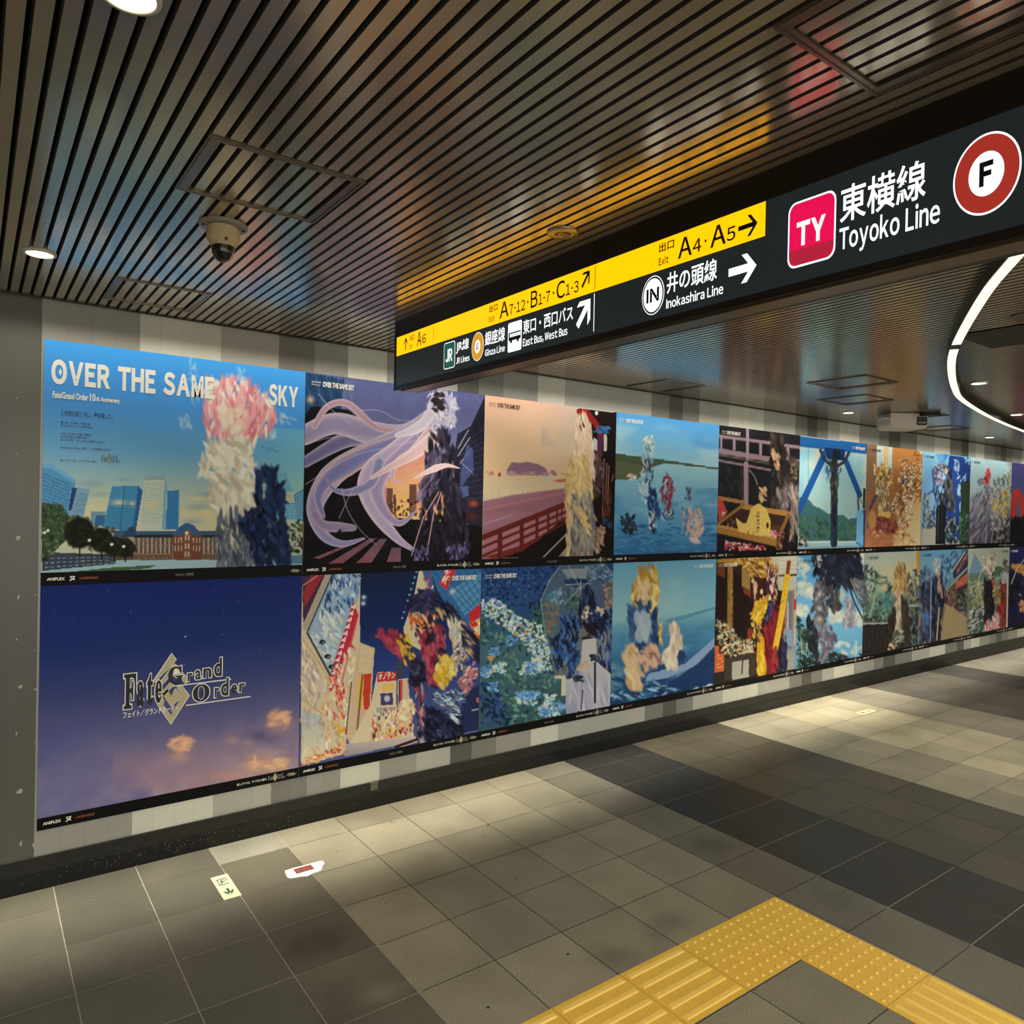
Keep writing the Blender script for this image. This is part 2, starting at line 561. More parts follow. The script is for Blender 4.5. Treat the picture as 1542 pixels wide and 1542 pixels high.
    def dabs(self, pts, pal, n, L, Wd, ang=90, spread=25, jit=14, al=0.95):
        """loose brush dabs scattered inside an outline"""
        xs = [p[0] for p in pts]; ys = [p[1] for p in pts]
        k = 0
        P = list(pts)
        def inp(x, y):
            r = False
            for i in range(len(P)):
                x0, y0 = P[i]; x1, y1 = P[(i + 1) % len(P)]
                if (y0 > y) != (y1 > y) and x < (x1 - x0) * (y - y0) / (y1 - y0) + x0: r = not r
            return r
        tries = 0
        while k < n and tries < n * 30:
            tries += 1
            x = self.rng.uniform(min(xs), max(xs)); y = self.rng.uniform(min(ys), max(ys))
            if not inp(x, y): continue
            k += 1
            c = np.array(pal[self.rng.integers(len(pal))], float) + self.rng.normal(0, jit)
            f = self.rng.uniform(0.6, 1.3)
            self.ell(x, y, L * f, Wd * f, np.clip(c, 0, 255), 0.7, al, ang + self.rng.normal(0, spread))

    def noise(self, sc, amp, m=None, col=None, lo=0.5, stretch=1.0):
        """cloudy variation: shifts brightness, or lays colour col where the cloud is thick"""
        n = np.zeros(self.U.shape)
        wgt = 0
        for o in range(4):
            s = sc / 2 ** o
            gx = (self.X - self.r[0]) / (s * stretch); gz = (self.r[3] - self.Z) / s
            ix, iz = np.floor(gx).astype(int), np.floor(gz).astype(int)
            fx, fz = gx - ix, gz - iz
            fx = fx * fx * (3 - 2 * fx); fz = fz * fz * (3 - 2 * fz)
            tab = self.rng.random((iz.max() + 3, ix.max() + 3))
            v = (tab[iz, ix] * (1 - fx) + tab[iz, ix + 1] * fx) * (1 - fz) + (tab[iz + 1, ix] * (1 - fx) + tab[iz + 1, ix + 1] * fx) * fz
            n += v * 0.5 ** o; wgt += 0.5 ** o
        n /= wgt
        mm = 1.0 if m is None else np.clip(m, 0, 1)
        if col is None: self.a += ((n - 0.5) * 2 * amp * mm)[..., None]
        else: self.mix(np.clip((n - lo) / (1 - lo) * 2.2, 0, 1) * mm, col, amp)
        return n

    def windows(self, q, nu, nv, c, fu=0.6, fv=0.5, al=0.8):
        """rows of small panes in the four-cornered face q (top left, top right, bottom right, bottom left)"""
        (ax, ay), (bx, by), (cx, cy), (dx, dy) = q
        for i in range(nu):
            for j in range(nv):
                p = []
                for u, v in ((i + .5 - fu / 2, j + .5 - fv / 2), (i + .5 + fu / 2, j + .5 - fv / 2), (i + .5 + fu / 2, j + .5 + fv / 2), (i + .5 - fu / 2, j + .5 + fv / 2)):
                    u /= nu; v /= nv
                    p.append(((1 - v) * ((1 - u) * ax + u * bx) + v * ((1 - u) * dx + u * cx), (1 - v) * ((1 - u) * ay + u * by) + v * ((1 - u) * dy + u * cy)))
                self.mix(self.inside(p).astype(float), c, al)

    def build(self, name, m, parent, y):
        nz, nx = self.X.shape
        c = np.clip(self.a, 2, 250) / 255.0
        c = np.where(c <= 0.04045, c / 12.92, ((c + 0.055) / 1.055) ** 2.4) * PRINT_GAIN
        c = np.concatenate([np.clip(c, 0, 0.95), np.ones(c.shape[:2] + (1,))], -1)
        me = bpy.data.meshes.new(name)
        vs = np.stack([self.X, np.full(self.X.shape, y), self.Z], -1).reshape(-1, 3)
        i = np.arange(nz * nx).reshape(nz, nx)
        q = np.stack([i[1:, :-1], i[1:, 1:], i[:-1, 1:], i[:-1, :-1]], -1).reshape(-1, 4)
        me.vertices.add(len(vs)); me.vertices.foreach_set('co', vs.astype(np.float32).ravel())
        me.loops.add(q.size); me.loops.foreach_set('vertex_index', q.ravel().astype(np.int32))
        me.polygons.add(len(q)); me.polygons.foreach_set('loop_start', np.arange(0, q.size, 4, dtype=np.int32))
        at = me.color_attributes.new('Col', 'FLOAT_COLOR', 'POINT')
        at.data.foreach_set('color', c.astype(np.float32).ravel())
        me.materials.append(m)
        me.update(); me.validate()
        o = bpy.data.objects.new(name, me)
        COL.objects.link(o)
        o.parent = parent
        o.matrix_parent_inverse = Matrix.Translation(-parent.location)
        return o


def art_t1(A):
    A.grad([(0, (62, 150, 226)), (.25, (72, 142, 205)), (.45, (98, 155, 190)), (.6, (150, 176, 170)), (.72, (196, 190, 152)), (.85, (196, 190, 152)), (1, (170, 180, 160))])
    A.grad([(0, (86, 165, 205)), (.5, (120, 180, 190)), (.75, (170, 190, 160)), (1, (150, 170, 160))], np.clip((A.w - .7) * 3, 0, .8) * (A.t > .3))
    for x, y, rx, ry, an in ((930, 400, 22, 75, -12), (945, 520, 20, 45, 10), (1165, 400, 16, 60, 25), (1385, 645, 42, 26, -30), (1310, 720, 22, 18, 0), (900, 660, 26, 30, 0), (1120, 470, 60, 40, 0)):
        A.dabs([(x - rx, y - ry), (x + rx, y - ry), (x + rx, y + ry), (x - rx, y + ry)], [(190, 210, 215), (150, 190, 215)], 16, 15, 6, 70 + an, 30, 8, .35)
    for x, y, rx, ry in ((960, 1070, 90, 26), (1000, 1010, 60, 18), (930, 1140, 70, 22), (440, 960, 90, 30), (480, 1010, 70, 18), (600, 940, 60, 14)):
        A.ell(x, y, rx, ry, (120, 150, 160), 1, .6)
    for x, y, rx, ry in ((1000, 1100, 50, 22), (960, 1030, 60, 12)):
        A.ell(x, y, rx, ry, (215, 195, 140), 1, .7)
    # towers
    A.poly([(200, 858), (255, 862), (368, 942), (335, 1115), (200, 1090)], (82, 140, 178))
    A.windows([(205, 900), (345, 960), (320, 1090), (205, 1060)], 11, 9, (44, 92, 132), .55, .5, .75)
    A.poly([(200, 858), (255, 862), (368, 942), (364, 960), (250, 885), (200, 880)], (104, 160, 192))
    A.poly([(362, 975), (436, 985), (404, 1115), (332, 1120), (345, 1050)], (120, 154, 172))
    A.windows([(375, 1000), (428, 1005), (402, 1105), (348, 1105)], 6, 12, (74, 112, 140), .5, .6, .7)
    A.poly([(350, 975), (372, 980), (345, 1090), (330, 1085)], (40, 62, 104))
    A.poly([(437, 1092), (510, 1092), (500, 1165), (440, 1150)], (110, 140, 150))
    A.poly([(465, 1110), (510, 1110), (500, 1165), (455, 1160)], (52, 96, 140))
    A.poly([(541, 970), (670, 968), (690, 995), (655, 1195), (498, 1170)], (66, 130, 168))
    A.ell(575, 1050, 50, 22, (214, 196, 140), 1, .9); A.ell(640, 1055, 26, 20, (200, 190, 145), 1, .8)
    A.windows([(530, 1060), (655, 1060), (640, 1190), (500, 1170)], 16, 9, (44, 92, 128), .5, .55, .6)
    A.poly([(668, 972), (690, 992), (655, 1195), (640, 1190)], (40, 88, 134))
    A.line([(603, 970), (580, 1180)], 4, (40, 84, 120))
    A.poly([(698, 920), (795, 919), (808, 962), (800, 1182), (671, 1187)], (182, 190, 168))
    A.poly([(698, 920), (795, 919), (797, 940), (697, 942)], (140, 160, 160))
    A.ell(735, 1060, 42, 30, (224, 192, 128), 1, .8)
    A.windows([(698, 950), (790, 948), (780, 1150), (680, 1150)], 1, 22, (132, 156, 152), 1, .35, .6)
    A.poly([(795, 920), (808, 962), (800, 1182), (782, 1182)], (118, 160, 178))
    A.poly([(808, 992), (866, 990), (862, 1180), (802, 1182)], (56, 118, 164)); A.poly([(866, 990), (874, 1012), (866, 1180), (860, 1180)], (150, 176, 172))
    A.windows([(812, 1010), (860, 1008), (856, 1170), (806, 1170)], 6, 14, (44, 100, 146), .5, .5, .6)
    A.poly([(1335, 893), (1380, 893), (1424, 1010), (1440, 1135), (1330, 1135)], (112, 168, 186)); A.poly([(1350, 990), (1420, 1000), (1430, 1050), (1350, 1045)], (206, 192, 140), .8)
    A.windows([(1340, 910), (1385, 910), (1440, 1130), (1350, 1130)], 5, 16, (62, 120, 150), .5, .4, .6)
    A.poly([(1418, 1012), (1472, 978), (1475, 1140), (1440, 1140)], (84, 140, 172)); A.windows([(1425, 1015), (1472, 990), (1472, 1130), (1442, 1130)], 5, 9, (150, 188, 198), .6, .4, .6)
    # brick station
    A.poly([(560, 1188), (1062, 1188), (1062, 1345), (560, 1345)], (98, 72, 58))
    A.poly([(550, 1186), (1062, 1186), (1062, 1216), (550, 1218)], (56, 86, 112)); A.poly([(640, 1206), (1062, 1206), (1062, 1218), (640, 1220)], (34, 42, 52))
    for x in range(650, 1062, 21):
        A.line([(x, 1222), (x, 1292)], 7, (170, 166, 152))
    for yy, cc in ((1232, (120, 116, 104)), (1262, (126, 118, 104)), (1320, (132, 120, 106))):
        A.windows([(645, yy - 14), (1060, yy - 14), (1060, yy + 14), (645, yy + 14)], 32, 1, cc, .35, .8, .8)
    A.line([(560, 1300), (1062, 1298)], 5, (150, 120, 98))
    A.poly([(832, 1208), (870, 1165), (896, 1148), (912, 1148), (938, 1160), (976, 1206)], (56, 90, 124))
    A.poly([(836, 1208), (975, 1206), (975, 1335), (836, 1335)], (112, 66, 50)); A.windows([(840, 1214), (972, 1214), (972, 1290), (840, 1290)], 9, 2, (206, 196, 164), .4, .7, .9)
    A.poly([(886, 1185), (924, 1185), (924, 1335), (886, 1335)], (120, 78, 58)); A.windows([(890, 1200), (920, 1200), (920, 1320), (890, 1320)], 2, 3, (190, 180, 150), .5, .6, .9)
    A.ell(903, 1197, 8, 9, (220, 210, 180))
    A.poly([(590, 1212), (620, 1175), (640, 1160), (655, 1190), (640, 1240), (596, 1240)], (46, 66, 88)); A.poly([(596, 1215), (645, 1215), (645, 1240), (596, 1240)], (150, 150, 140))
    # square, lawn
    A.poly([(200, 1330), (1475, 1325), (1475, 1420), (200, 1420)], (150, 178, 182))
    A.poly([(205, 1290), (560, 1300), (560, 1345), (205, 1380)], (58, 66, 76)); A.windows([(210, 1310), (560, 1305), (560, 1345), (210, 1375)], 12, 3, (150, 176, 186), .6, .25, .7)
    A.poly([(330, 1385), (560, 1362), (760, 1352), (720, 1368), (520, 1385)], (64, 94, 62))
    # trees
    A.poly([(200, 1050), (300, 1060), (335, 1120), (320, 1230), (250, 1300), (200, 1340)], (52, 72, 48))
    A.dabs([(200, 1050), (300, 1060), (335, 1120), (320, 1230), (250, 1300), (200, 1340)], [(46, 66, 46), (74, 92, 58), (34, 48, 38), (92, 104, 70)], 150, 9, 5, 60, 50)
    for x, y, r in ((385, 1195, 74), (490, 1232, 58), (552, 1262, 46), (606, 1268, 44)):
        A.ell(x, y, r, r * 1.02, (24, 26, 20), .2)
        A.dabs([(x - r, y - r), (x + r, y - r), (x + r, y + r), (x - r, y + r)], [(20, 22, 18), (34, 38, 26), (46, 50, 34)], 40, 12, 8, 40, 60, 4, .6)
        A.line([(x, y + r * .8), (x, y + r * 1.5)], 7, (22, 22, 20))
    for x, y in ((432, 1232), (540, 1252), (232, 1185), (215, 1195), (598, 1262)): A.ell(x, y, 8, 7, (215, 222, 212), .5)
    A.dabs([(1380, 1140), (1475, 1130), (1475, 1290), (1390, 1290)], [(52, 66, 46), (36, 46, 40), (110, 84, 70), (70, 90, 60)], 60, 10, 6, 70, 40)
    A.poly([(1380, 1310), (1475, 1300), (1475, 1345), (1380, 1350)], (84, 120, 138))
    # loose colour washes at the right: blossom pink over cream, slate and navy
    A.dabs([(1010, 480), (1090, 455), (1200, 470), (1300, 560), (1330, 640), (1300, 700), (1230, 750), (1120, 750), (1010, 740), (985, 620)], [(232, 160, 156), (244, 200, 188), (214, 126, 134), (250, 222, 200), (226, 146, 150)], 240, 42, 9, 95, 22, 8)
    A.dabs([(1060, 600), (1180, 590), (1190, 700), (1110, 745), (1060, 690)], [(238, 214, 186), (230, 196, 172)], 30, 26, 14, 90, 30, 6, .8)
    A.dabs([(980, 770), (1200, 745), (1245, 900), (1250, 1070), (1050, 1110), (975, 900)], [(226, 218, 192), (208, 198, 170), (190, 178, 152), (232, 224, 202)], 190, 36, 12, 70, 26, 7)
    A.dabs([(1055, 1095), (1150, 1085), (1250, 1365), (1052, 1365)], [(92, 98, 108), (72, 80, 92), (120, 124, 128), (60, 66, 80)], 130, 30, 8, 84, 14, 7)
    A.dabs([(1250, 890), (1330, 880), (1365, 980), (1380, 1200), (1395, 1365), (1260, 1365), (1190, 1200), (1150, 1110), (1240, 1080)], [(24, 34, 62), (16, 22, 42), (40, 58, 98), (30, 44, 78)], 220, 34, 12, 80, 24, 6)


def art_t2(A):
    A.grad([(0, (88, 92, 136)), (.3, (104, 104, 146)), (.5, (150, 116, 132)), (.62, (206, 134, 120)), (.75, (232, 182, 112)), (1, (60, 40, 36))])
    A.poly([(40, 0), (350, 62), (322, 300), (40, 330)], (34, 66, 100))
    for k in range(9): A.line([(40 + k * 42, 20), (120 + k * 42, 330)], 9, (22, 42, 76) if k % 2 else (58, 104, 134), al=.7)
    A.poly([(350, 62), (420, 80), (420, 340), (322, 310)], (112, 112, 150), .5)
    A.ell(88, 215, 42, 44, (236, 190, 160), 1, .8)
    A.poly([(40, 340), (95, 268), (380, 292), (470, 372), (515, 405), (625, 415), (650, 560), (660, 1120), (1430, 1190), (1430, 1510), (30, 1510)], (19, 16, 19))
    A.poly([(660, 690), (980, 560), (965, 800), (905, 900), (860, 1110), (690, 1110)], (214, 150, 118))
    A.pgrad([(650, 640), (990, 540), (965, 800), (905, 1000), (860, 1110), (690, 1110)], (196, 122, 122), (236, 190, 108))
    for x, w, y in ((700, 50, 900), (880, 56, 870), (740, 20, 950)): A.poly([(x - w / 2, y), (x + w / 2, y), (x + w / 2, 1110), (x - w / 2, 1110)], (98, 62, 58)); A.windows([(x - w / 2, y), (x + w / 2, y), (x + w / 2, 1100), (x - w / 2, 1100)], 4, 12, (190, 130, 90), .4, .5, .6)
    A.dabs([(690, 1000), (960, 980), (980, 1120), (700, 1120)], [(70, 40, 36), (150, 80, 50), (40, 28, 30)], 60, 10, 6, 80, 30)
    # the street on the right
    A.poly([(1225, 480), (1330, 420), (1436, 190), (1436, 1200), (1200, 1160), (1200, 640)], (36, 36, 50))
    for a, b in (((1230, 590), (1310, 450)), ((1230, 650), (1320, 510)), ((1235, 720), (1330, 600))): A.line([a, b], 9, (150, 146, 156))
    A.poly([(1300, 560), (1345, 600), (1352, 760), (1250, 900), (1240, 800)], (76, 90, 140), .8)
    A.poly([(1240, 890), (1310, 880), (1310, 960), (1246, 975)], (74, 92, 132)); A.ell(1350, 1020, 50, 40, (190, 78, 52), 1, .9); A.ell(1340, 1120, 90, 50, (90, 34, 34), 1, .8)
    A.windows([(1240, 560), (1420, 420), (1420, 1000), (1240, 1000)], 8, 12, (84, 84, 108), .4, .3, .5)
    # crossing
    for q in ([(228, 1482), (335, 1482), (604, 1284), (545, 1290)], [(440, 1482), (556, 1482), (682, 1290), (622, 1292)], [(676, 1478), (784, 1476), (790, 1360), (716, 1360)], [(110, 1440), (160, 1445), (520, 1290), (480, 1290)]): A.pgrad(q, (104, 80, 96), (134, 82, 86))
    A.noise(.05, 8)
    # ribbons streaming in the wind
    A.ribbon([(1000, 400), (700, 500), (380, 520), (45, 700)], 56, 140, 84, (112, 104, 142), (186, 172, 190))
    A.ribbon([(1020, 330), (820, 470), (560, 470), (280, 400), (45, 490)], 98, 182, 154, (150, 138, 168), (206, 186, 194))
    A.ribbon([(900, 430), (620, 440), (380, 250), (220, 270), (120, 420)], 28, 56, 47, (178, 142, 152), (214, 190, 196))
    A.ribbon([(960, 440), (640, 580), (330, 740), (180, 900), (120, 1080), (190, 1260), (330, 1330), (500, 1290)], 154, 182, 19, (140, 132, 168), (200, 180, 192))
    A.ribbon([(800, 520), (560, 620), (260, 800), (150, 960), (190, 1120)], 84, 168, 28, (118, 118, 166), (226, 176, 160))
    A.ribbon([(330, 1230), (420, 1205), (200, 1190), (120, 1100)], 14, 84, 70, (140, 124, 152), (178, 158, 176))
    A.ribbon([(980, 420), (720, 640), (580, 760), (540, 920), (620, 1120), (760, 1290), (890, 1380)], 125, 182, 28, (166, 150, 178), (222, 196, 196))
    A.ribbon([(940, 480), (700, 720), (600, 900), (660, 1080), (780, 1170), (910, 1070)], 70, 125, 14, (150, 132, 166), (214, 184, 186))
    A.ribbon([(620, 700), (560, 860), (400, 930), (270, 910), (210, 820)], 84, 70, 11, (128, 122, 158), (196, 182, 200))
    A.ribbon([(1010, 470), (880, 620), (760, 700), (720, 820), (800, 860)], 84, 64, 14, (186, 156, 164), (226, 196, 188))
    A.ribbon([(1040, 520), (880, 640), (700, 740), (560, 820)], 125, 70, 28, (206, 170, 168), (228, 202, 196))
    for L in ([(50, 870), (400, 660), (700, 580), (960, 520)], [(330, 900), (380, 1080), (480, 1230), (600, 1340)], [(470, 300), (620, 300), (760, 370), (900, 380)], [(50, 560), (300, 500), (600, 510)], [(910, 470), (960, 570), (1180, 650), (1350, 790)], [(150, 170), (260, 300), (400, 400)], [(310, 1130), (380, 980), (420, 900)]):
        A.line(L, 5, (212, 194, 200), 3, .85, smooth=True)
    # draped dark cloth and a pale knot
    A.dabs([(1050, 440), (1140, 440), (1230, 640), (1240, 900), (1330, 1310), (1300, 1450), (880, 1450), (960, 1000), (985, 700)], [(38, 32, 44), (24, 22, 30), (58, 50, 68), (30, 26, 36)], 260, 52, 16, 82, 14, 5)
    A.dabs([(1000, 640), (1100, 620), (1090, 900), (900, 1000), (960, 800)], [(96, 84, 112), (130, 112, 136), (70, 60, 84)], 60, 34, 10, 110, 20, 6, .8)
    A.line([(1080, 930), (960, 1130), (870, 1420)], 7, (206, 166, 156)); A.line([(1100, 930), (1040, 1100), (985, 1420)], 7, (206, 166, 156))
    A.dabs([(870, 1360), (1000, 1350), (1010, 1460), (890, 1460)], [(110, 92, 140), (84, 70, 112)], 26, 18, 8, 80, 20); A.dabs([(1140, 1370), (1310, 1310), (1310, 1440), (1150, 1460)], [(110, 92, 140), (84, 70, 112)], 34, 18, 8, 80, 20)
    A.dabs([(1000, 180), (1180, 160), (1220, 260), (1190, 420), (1060, 440), (1010, 330)], [(206, 200, 214), (180, 172, 194), (226, 216, 220), (190, 180, 200)], 110, 34, 9, 75, 30, 6)
    A.dabs([(1030, 170), (1110, 165), (1115, 290), (1040, 300)], [(36, 30, 36), (56, 44, 50)], 30, 20, 12, 60, 50, 5)
    A.ribbon([(1010, 330), (960, 400), (880, 450), (760, 490)], 84, 84, 42, (204, 190, 200), (226, 212, 214))
    A.ribbon([(880, 830), (1000, 770), (1130, 725), (1240, 745)], 8, 56, 8, (214, 184, 178), (230, 210, 200))


def art_b1(A):
    A.grad([(0, (24, 40, 100)), (.3, (34, 50, 106)), (.55, (70, 74, 116)), (.72, (100, 96, 132)), (.86, (142, 122, 142)), (1, (158, 138, 150))])
    A.mix(np.clip((.3 - A.w) * 3, 0, 1) * np.clip((A.t - .6) * 3, 0, 1), (66, 78, 152), .85)
    n = A.noise(.34, .85, np.clip((A.t - .5) * 3, 0, 1), (118, 114, 140), .42, 1.5)
    A.noise(.2, .55, np.clip((A.t - .62) * 3, 0, 1) * (A.w > .25), (168, 130, 134), .45, 1.6)
    A.noise(.26, .7, np.clip((A.t - .55) * 3, 0, 1) * (A.w < .4), (70, 78, 140), .5, 1.2)
    for x, y, rx, ry, c, al in ((785, 800, 55, 34, (226, 168, 128), .9), (770, 850, 60, 36, (206, 150, 126), .7), (1195, 690, 60, 42, (220, 158, 122), .9), (1190, 730, 70, 30, (180, 128, 120), .6), (1130, 895, 110, 30, (232, 184, 122), .95), (1090, 860, 60, 22, (190, 140, 124), .6), (1000, 785, 40, 30, (190, 146, 140), .6), (1065, 790, 28, 26, (196, 150, 140), .6), (990, 935, 120, 26, (196, 142, 128), .6), (1120, 770, 100, 40, (72, 70, 108), .6), (640, 960, 200, 60, (166, 132, 142), .5)):
        A.ell(x, y, rx, ry, c, 1, al)
    A.noise(.16, .9, np.clip((A.t - .72) * 5, 0, 1) * np.clip((A.w - .3) * 3, 0, 1), (186, 150, 146), .5, 1.8)
    A.noise(.14, .8, np.clip((A.t - .7) * 4, 0, 1) * np.clip((.5 - A.w) * 3, 0, 1), (104, 100, 146), .5, 1.5)
    for x, y, rx, ry in ((1150, 885, 80, 22), (1200, 690, 40, 30), (775, 800, 38, 24)): A.dabs([(x - rx, y - ry), (x + rx, y - ry), (x + rx, y + ry), (x - rx, y + ry)], [(240, 196, 140), (226, 172, 130), (206, 150, 126)], 26, 24, 9, -15, 30, 6, .5)
    A.noise(.05, 9, np.clip((A.t - .5) * 2, 0, 1))
    for k in range(26): A.ell(A.rng.uniform(190, 1290), A.rng.uniform(130, 600), 2.4, 2.4, (130, 140, 180), .6, A.rng.uniform(.2, .8))
    A.ell(797, 338, 3.5, 4, (220, 220, 230), .5)


def art_b2(A):
    A.grad([(0, (22, 34, 66)), (.3, (26, 42, 88)), (.55, (44, 66, 124)), (1, (80, 90, 130))])
    cream = [(226, 206, 160), (236, 222, 186), (206, 176, 130), (216, 150, 110)]
    A.poly([(15, 120), (445, 105), (440, 620), (330, 1420), (15, 1510)], (206, 190, 158))
    A.poly([(20, 120), (190, 118), (30, 480)], (70, 44, 66)); A.poly([(90, 118), (180, 118), (40, 360), (30, 250)], (150, 50, 56)); A.line([(30, 200), (130, 130)], 8, (190, 150, 140))
    A.poly([(190, 118), (250, 116), (60, 540), (22, 500)], (170, 160, 140)); A.line([(245, 118), (62, 540)], 14, (60, 56, 62))
    A.poly([(250, 116), (445, 105), (440, 260), (230, 840), (65, 540)], (150, 172, 190))
    A.dabs([(250, 116), (445, 105), (440, 250), (300, 420), (150, 420)], [(60, 90, 140), (110, 150, 190), (200, 214, 214), (40, 60, 110)], 110, 26, 7, 75, 20)
    A.dabs([(150, 400), (330, 400), (230, 830), (80, 560)], [(196, 206, 200), (170, 190, 196), (226, 220, 196)], 80, 30, 9, 60, 20)
    for x, y in ((390, 270), (300, 255), (470, 285), (465, 330)): A.ell(x, y, 26, 24, (220, 240, 246), 1, .9)
    A.poly([(392, 308), (432, 420), (345, 720), (235, 970), (196, 975), (240, 800), (330, 520)], (192, 46, 66))
    for k in range(13):
        x, y = 392 - k * 14, 345 + k * 48
        A.poly([(x - 22, y + 16), (x + 18, y - 14), (x + 14, y + 26)], (230, 206, 200))
    A.line([(425, 430), (300, 940)], 10, (214, 90, 90))
    for x, y in ((170, 610), (208, 715), (236, 790)): A.ell(x, y, 24, 17, (38, 36, 44), .3); A.ell(x + 8, y + 3, 11, 8, (120, 120, 120), .4)
    A.line([(60, 545), (225, 850)], 16, (70, 60, 56)); A.line([(25, 590), (205, 880), (160, 1130)], 10, (206, 160, 90), smooth=True); A.line([(20, 1020), (165, 1130)], 10, (200, 156, 90))
    A.dabs([(25, 620), (200, 900), (150, 1110), (20, 1010)], [(212, 190, 160), (190, 170, 160), (226, 206, 170), (170, 150, 150)], 80, 34, 8, 70, 20)
    A.dabs([(200, 900), (370, 640), (420, 600), (330, 1400), (20, 1500), (20, 1060), (160, 1140)], cream + [(206, 90, 80), (226, 190, 120)], 260, 22, 8, 80, 18)
    A.dabs([(250, 940), (330, 900), (330, 1010), (240, 1080)], [(206, 60, 60), (226, 140, 120)], 24, 16, 6, 80, 20)
    A.pgrad([(20, 1110), (160, 1140), (200, 1400), (20, 1500)], (150, 176, 190), (236, 216, 170), al=.7)
    A.dabs([(255, 1200), (340, 1230), (345, 1290), (270, 1260)], [(230, 170, 60)], 16, 18, 6, 30, 30)
    A.dabs([(20, 1450), (330, 1370), (330, 1420), (20, 1510)], [(190, 90, 50), (230, 170, 110), (226, 210, 170)], 60, 16, 7, 20, 30)
    # mid street
    A.poly([(440, 612), (548, 655), (520, 1060), (400, 1420), (345, 1300), (400, 840)], (206, 178, 142))
    A.windows([(445, 640), (540, 660), (520, 840), (430, 830)], 5, 10, (230, 210, 172), .6, .6, .7); A.poly([(455, 845), (525, 838), (510, 1100), (470, 1100)], (196, 62, 44)); A.poly([(430, 850), (470, 845), (460, 1100), (425, 1080)], (232, 176, 70))
    A.line([(460, 850), (405, 1420)], 14, (120, 90, 66)); A.line([(380, 900), (340, 1280)], 8, (64, 52, 50))
    A.poly([(568, 830), (704, 825), (706, 1080), (820, 1310), (340, 1400), (520, 1060)], (214, 196, 160))
    A.poly([(566, 835), (704, 826), (704, 890), (566, 900)], (196, 52, 48))
    A.poly([(590, 985), (680, 975), (680, 1065), (590, 1070)], (70, 64, 104)); A.ell(638, 1020, 22, 24, (190, 186, 200), .4)
    A.poly([(600, 915), (690, 908), (690, 960), (600, 970)], (226, 186, 96)); A.windows([(560, 1080), (700, 1075), (700, 1120), (560, 1125)], 7, 1, (110, 110, 120), .8, .7, .6)
    A.poly([(704, 760), (752, 740), (756, 870), (712, 880)], (60, 70, 80)); A.poly([(716, 880), (790, 870), (820, 1290), (716, 1240)], (212, 180, 150)); A.line([(742, 890), (740, 1040)], 16, (200, 66, 60)); A.line([(728, 890), (728, 1060)], 10, (50, 44, 44))
    A.dabs([(520, 1110), (820, 1090), (830, 1310), (520, 1330)], cream + [(206, 60, 48), (236, 190, 80), (190, 200, 196), (60, 50, 50)], 240, 15, 8, 88, 14)
    A.dabs([(740, 1040), (830, 1030), (836, 1160), (740, 1170)], [(240, 226, 186), (240, 200, 150)], 30, 18, 12, 80, 30)
    A.pgrad([(340, 1350), (840, 1290), (860, 1330), (330, 1440)], (206, 186, 172), (150, 140, 146))
    A.line([(700, 1370), (900, 1300)], 18, (40, 30, 34)); A.line([(740, 1370), (900, 1320)], 6, (230, 170, 110))
    # towers on the right
    A.poly([(760, 500), (830, 300), (870, 92), (930, 92), (930, 700), (760, 600)], (206, 194, 156)); A.poly([(895, 92), (955, 90), (985, 240), (930, 250)], (70, 90, 140)); A.dabs([(900, 130), (960, 120), (970, 230), (920, 230)], [(210, 190, 160), (180, 80, 80)], 20, 12, 5, 70, 40)
    for k in range(9): A.ell(852 - k * 13, 100 + k * 42, 11, 11, (150, 220, 236), 1, .95)
    A.poly([(950, 88), (1335, 78), (1335, 640), (1200, 500), (1010, 260)], (52, 104, 154))
    A.poly([(1090, 240), (1335, 90), (1335, 330), (1200, 420)], (96, 156, 190), .7)
    for k in range(8):
        A.line([(960 + k * 60, 80), (1335 + k * 30, 500 - 0 * k)], 5, (30, 60, 104), al=.8); A.line([(1335, 90 + k * 60), (1040 + k * 20, 330 + k * 50)], 5, (40, 76, 120), al=.7)
    A.poly([(1060, 85), (1140, 84), (1070, 230), (1015, 190)], (200, 46, 50)); A.dabs([(1060, 90), (1100, 90), (1060, 190), (1030, 180)], [(226, 206, 190)], 14, 16, 5, 115, 10)
    A.ell(1110, 245, 30, 34, (236, 226, 190), 1, .7)
    A.poly([(1230, 400), (1330, 320), (1330, 400), (1240, 480)], (196, 44, 46)); A.poly([(1235, 480), (1330, 420), (1330, 620), (1270, 560)], (226, 170, 110)); A.dabs([(1240, 470), (1330, 420), (1330, 640), (1280, 580)], [(206, 50, 50), (236, 210, 160), (226, 170, 70)], 40, 16, 8, 60, 20)
    A.poly([(1180, 1000), (1335, 900), (1335, 1240), (1180, 1270)], (36, 44, 84)); A.poly([(1285, 1015), (1310, 1012), (1312, 1050), (1288, 1052)], (206, 90, 90)); A.line([(1255, 1105), (1310, 1095)], 8, (200, 196, 190))
    # loose washes in wine, amber, ink and violet
    A.dabs([(830, 300), (900, 225), (990, 260), (1010, 400), (900, 410), (780, 380)], [(48, 46, 78), (36, 34, 58), (66, 64, 100)], 90, 30, 14, 20, 30, 5)
    A.dabs([(800, 400), (1000, 410), (980, 560), (880, 600), (800, 520)], [(206, 160, 120), (60, 40, 40), (226, 190, 150), (210, 90, 50)], 60, 24, 10, 80, 30, 8)
    A.dabs([(1000, 320), (1130, 370), (1300, 600), (1320, 760), (1250, 720), (1120, 480), (1010, 400)], [(36, 36, 60), (24, 24, 40), (60, 64, 100), (196, 170, 110)], 120, 44, 9, 52, 12, 5)
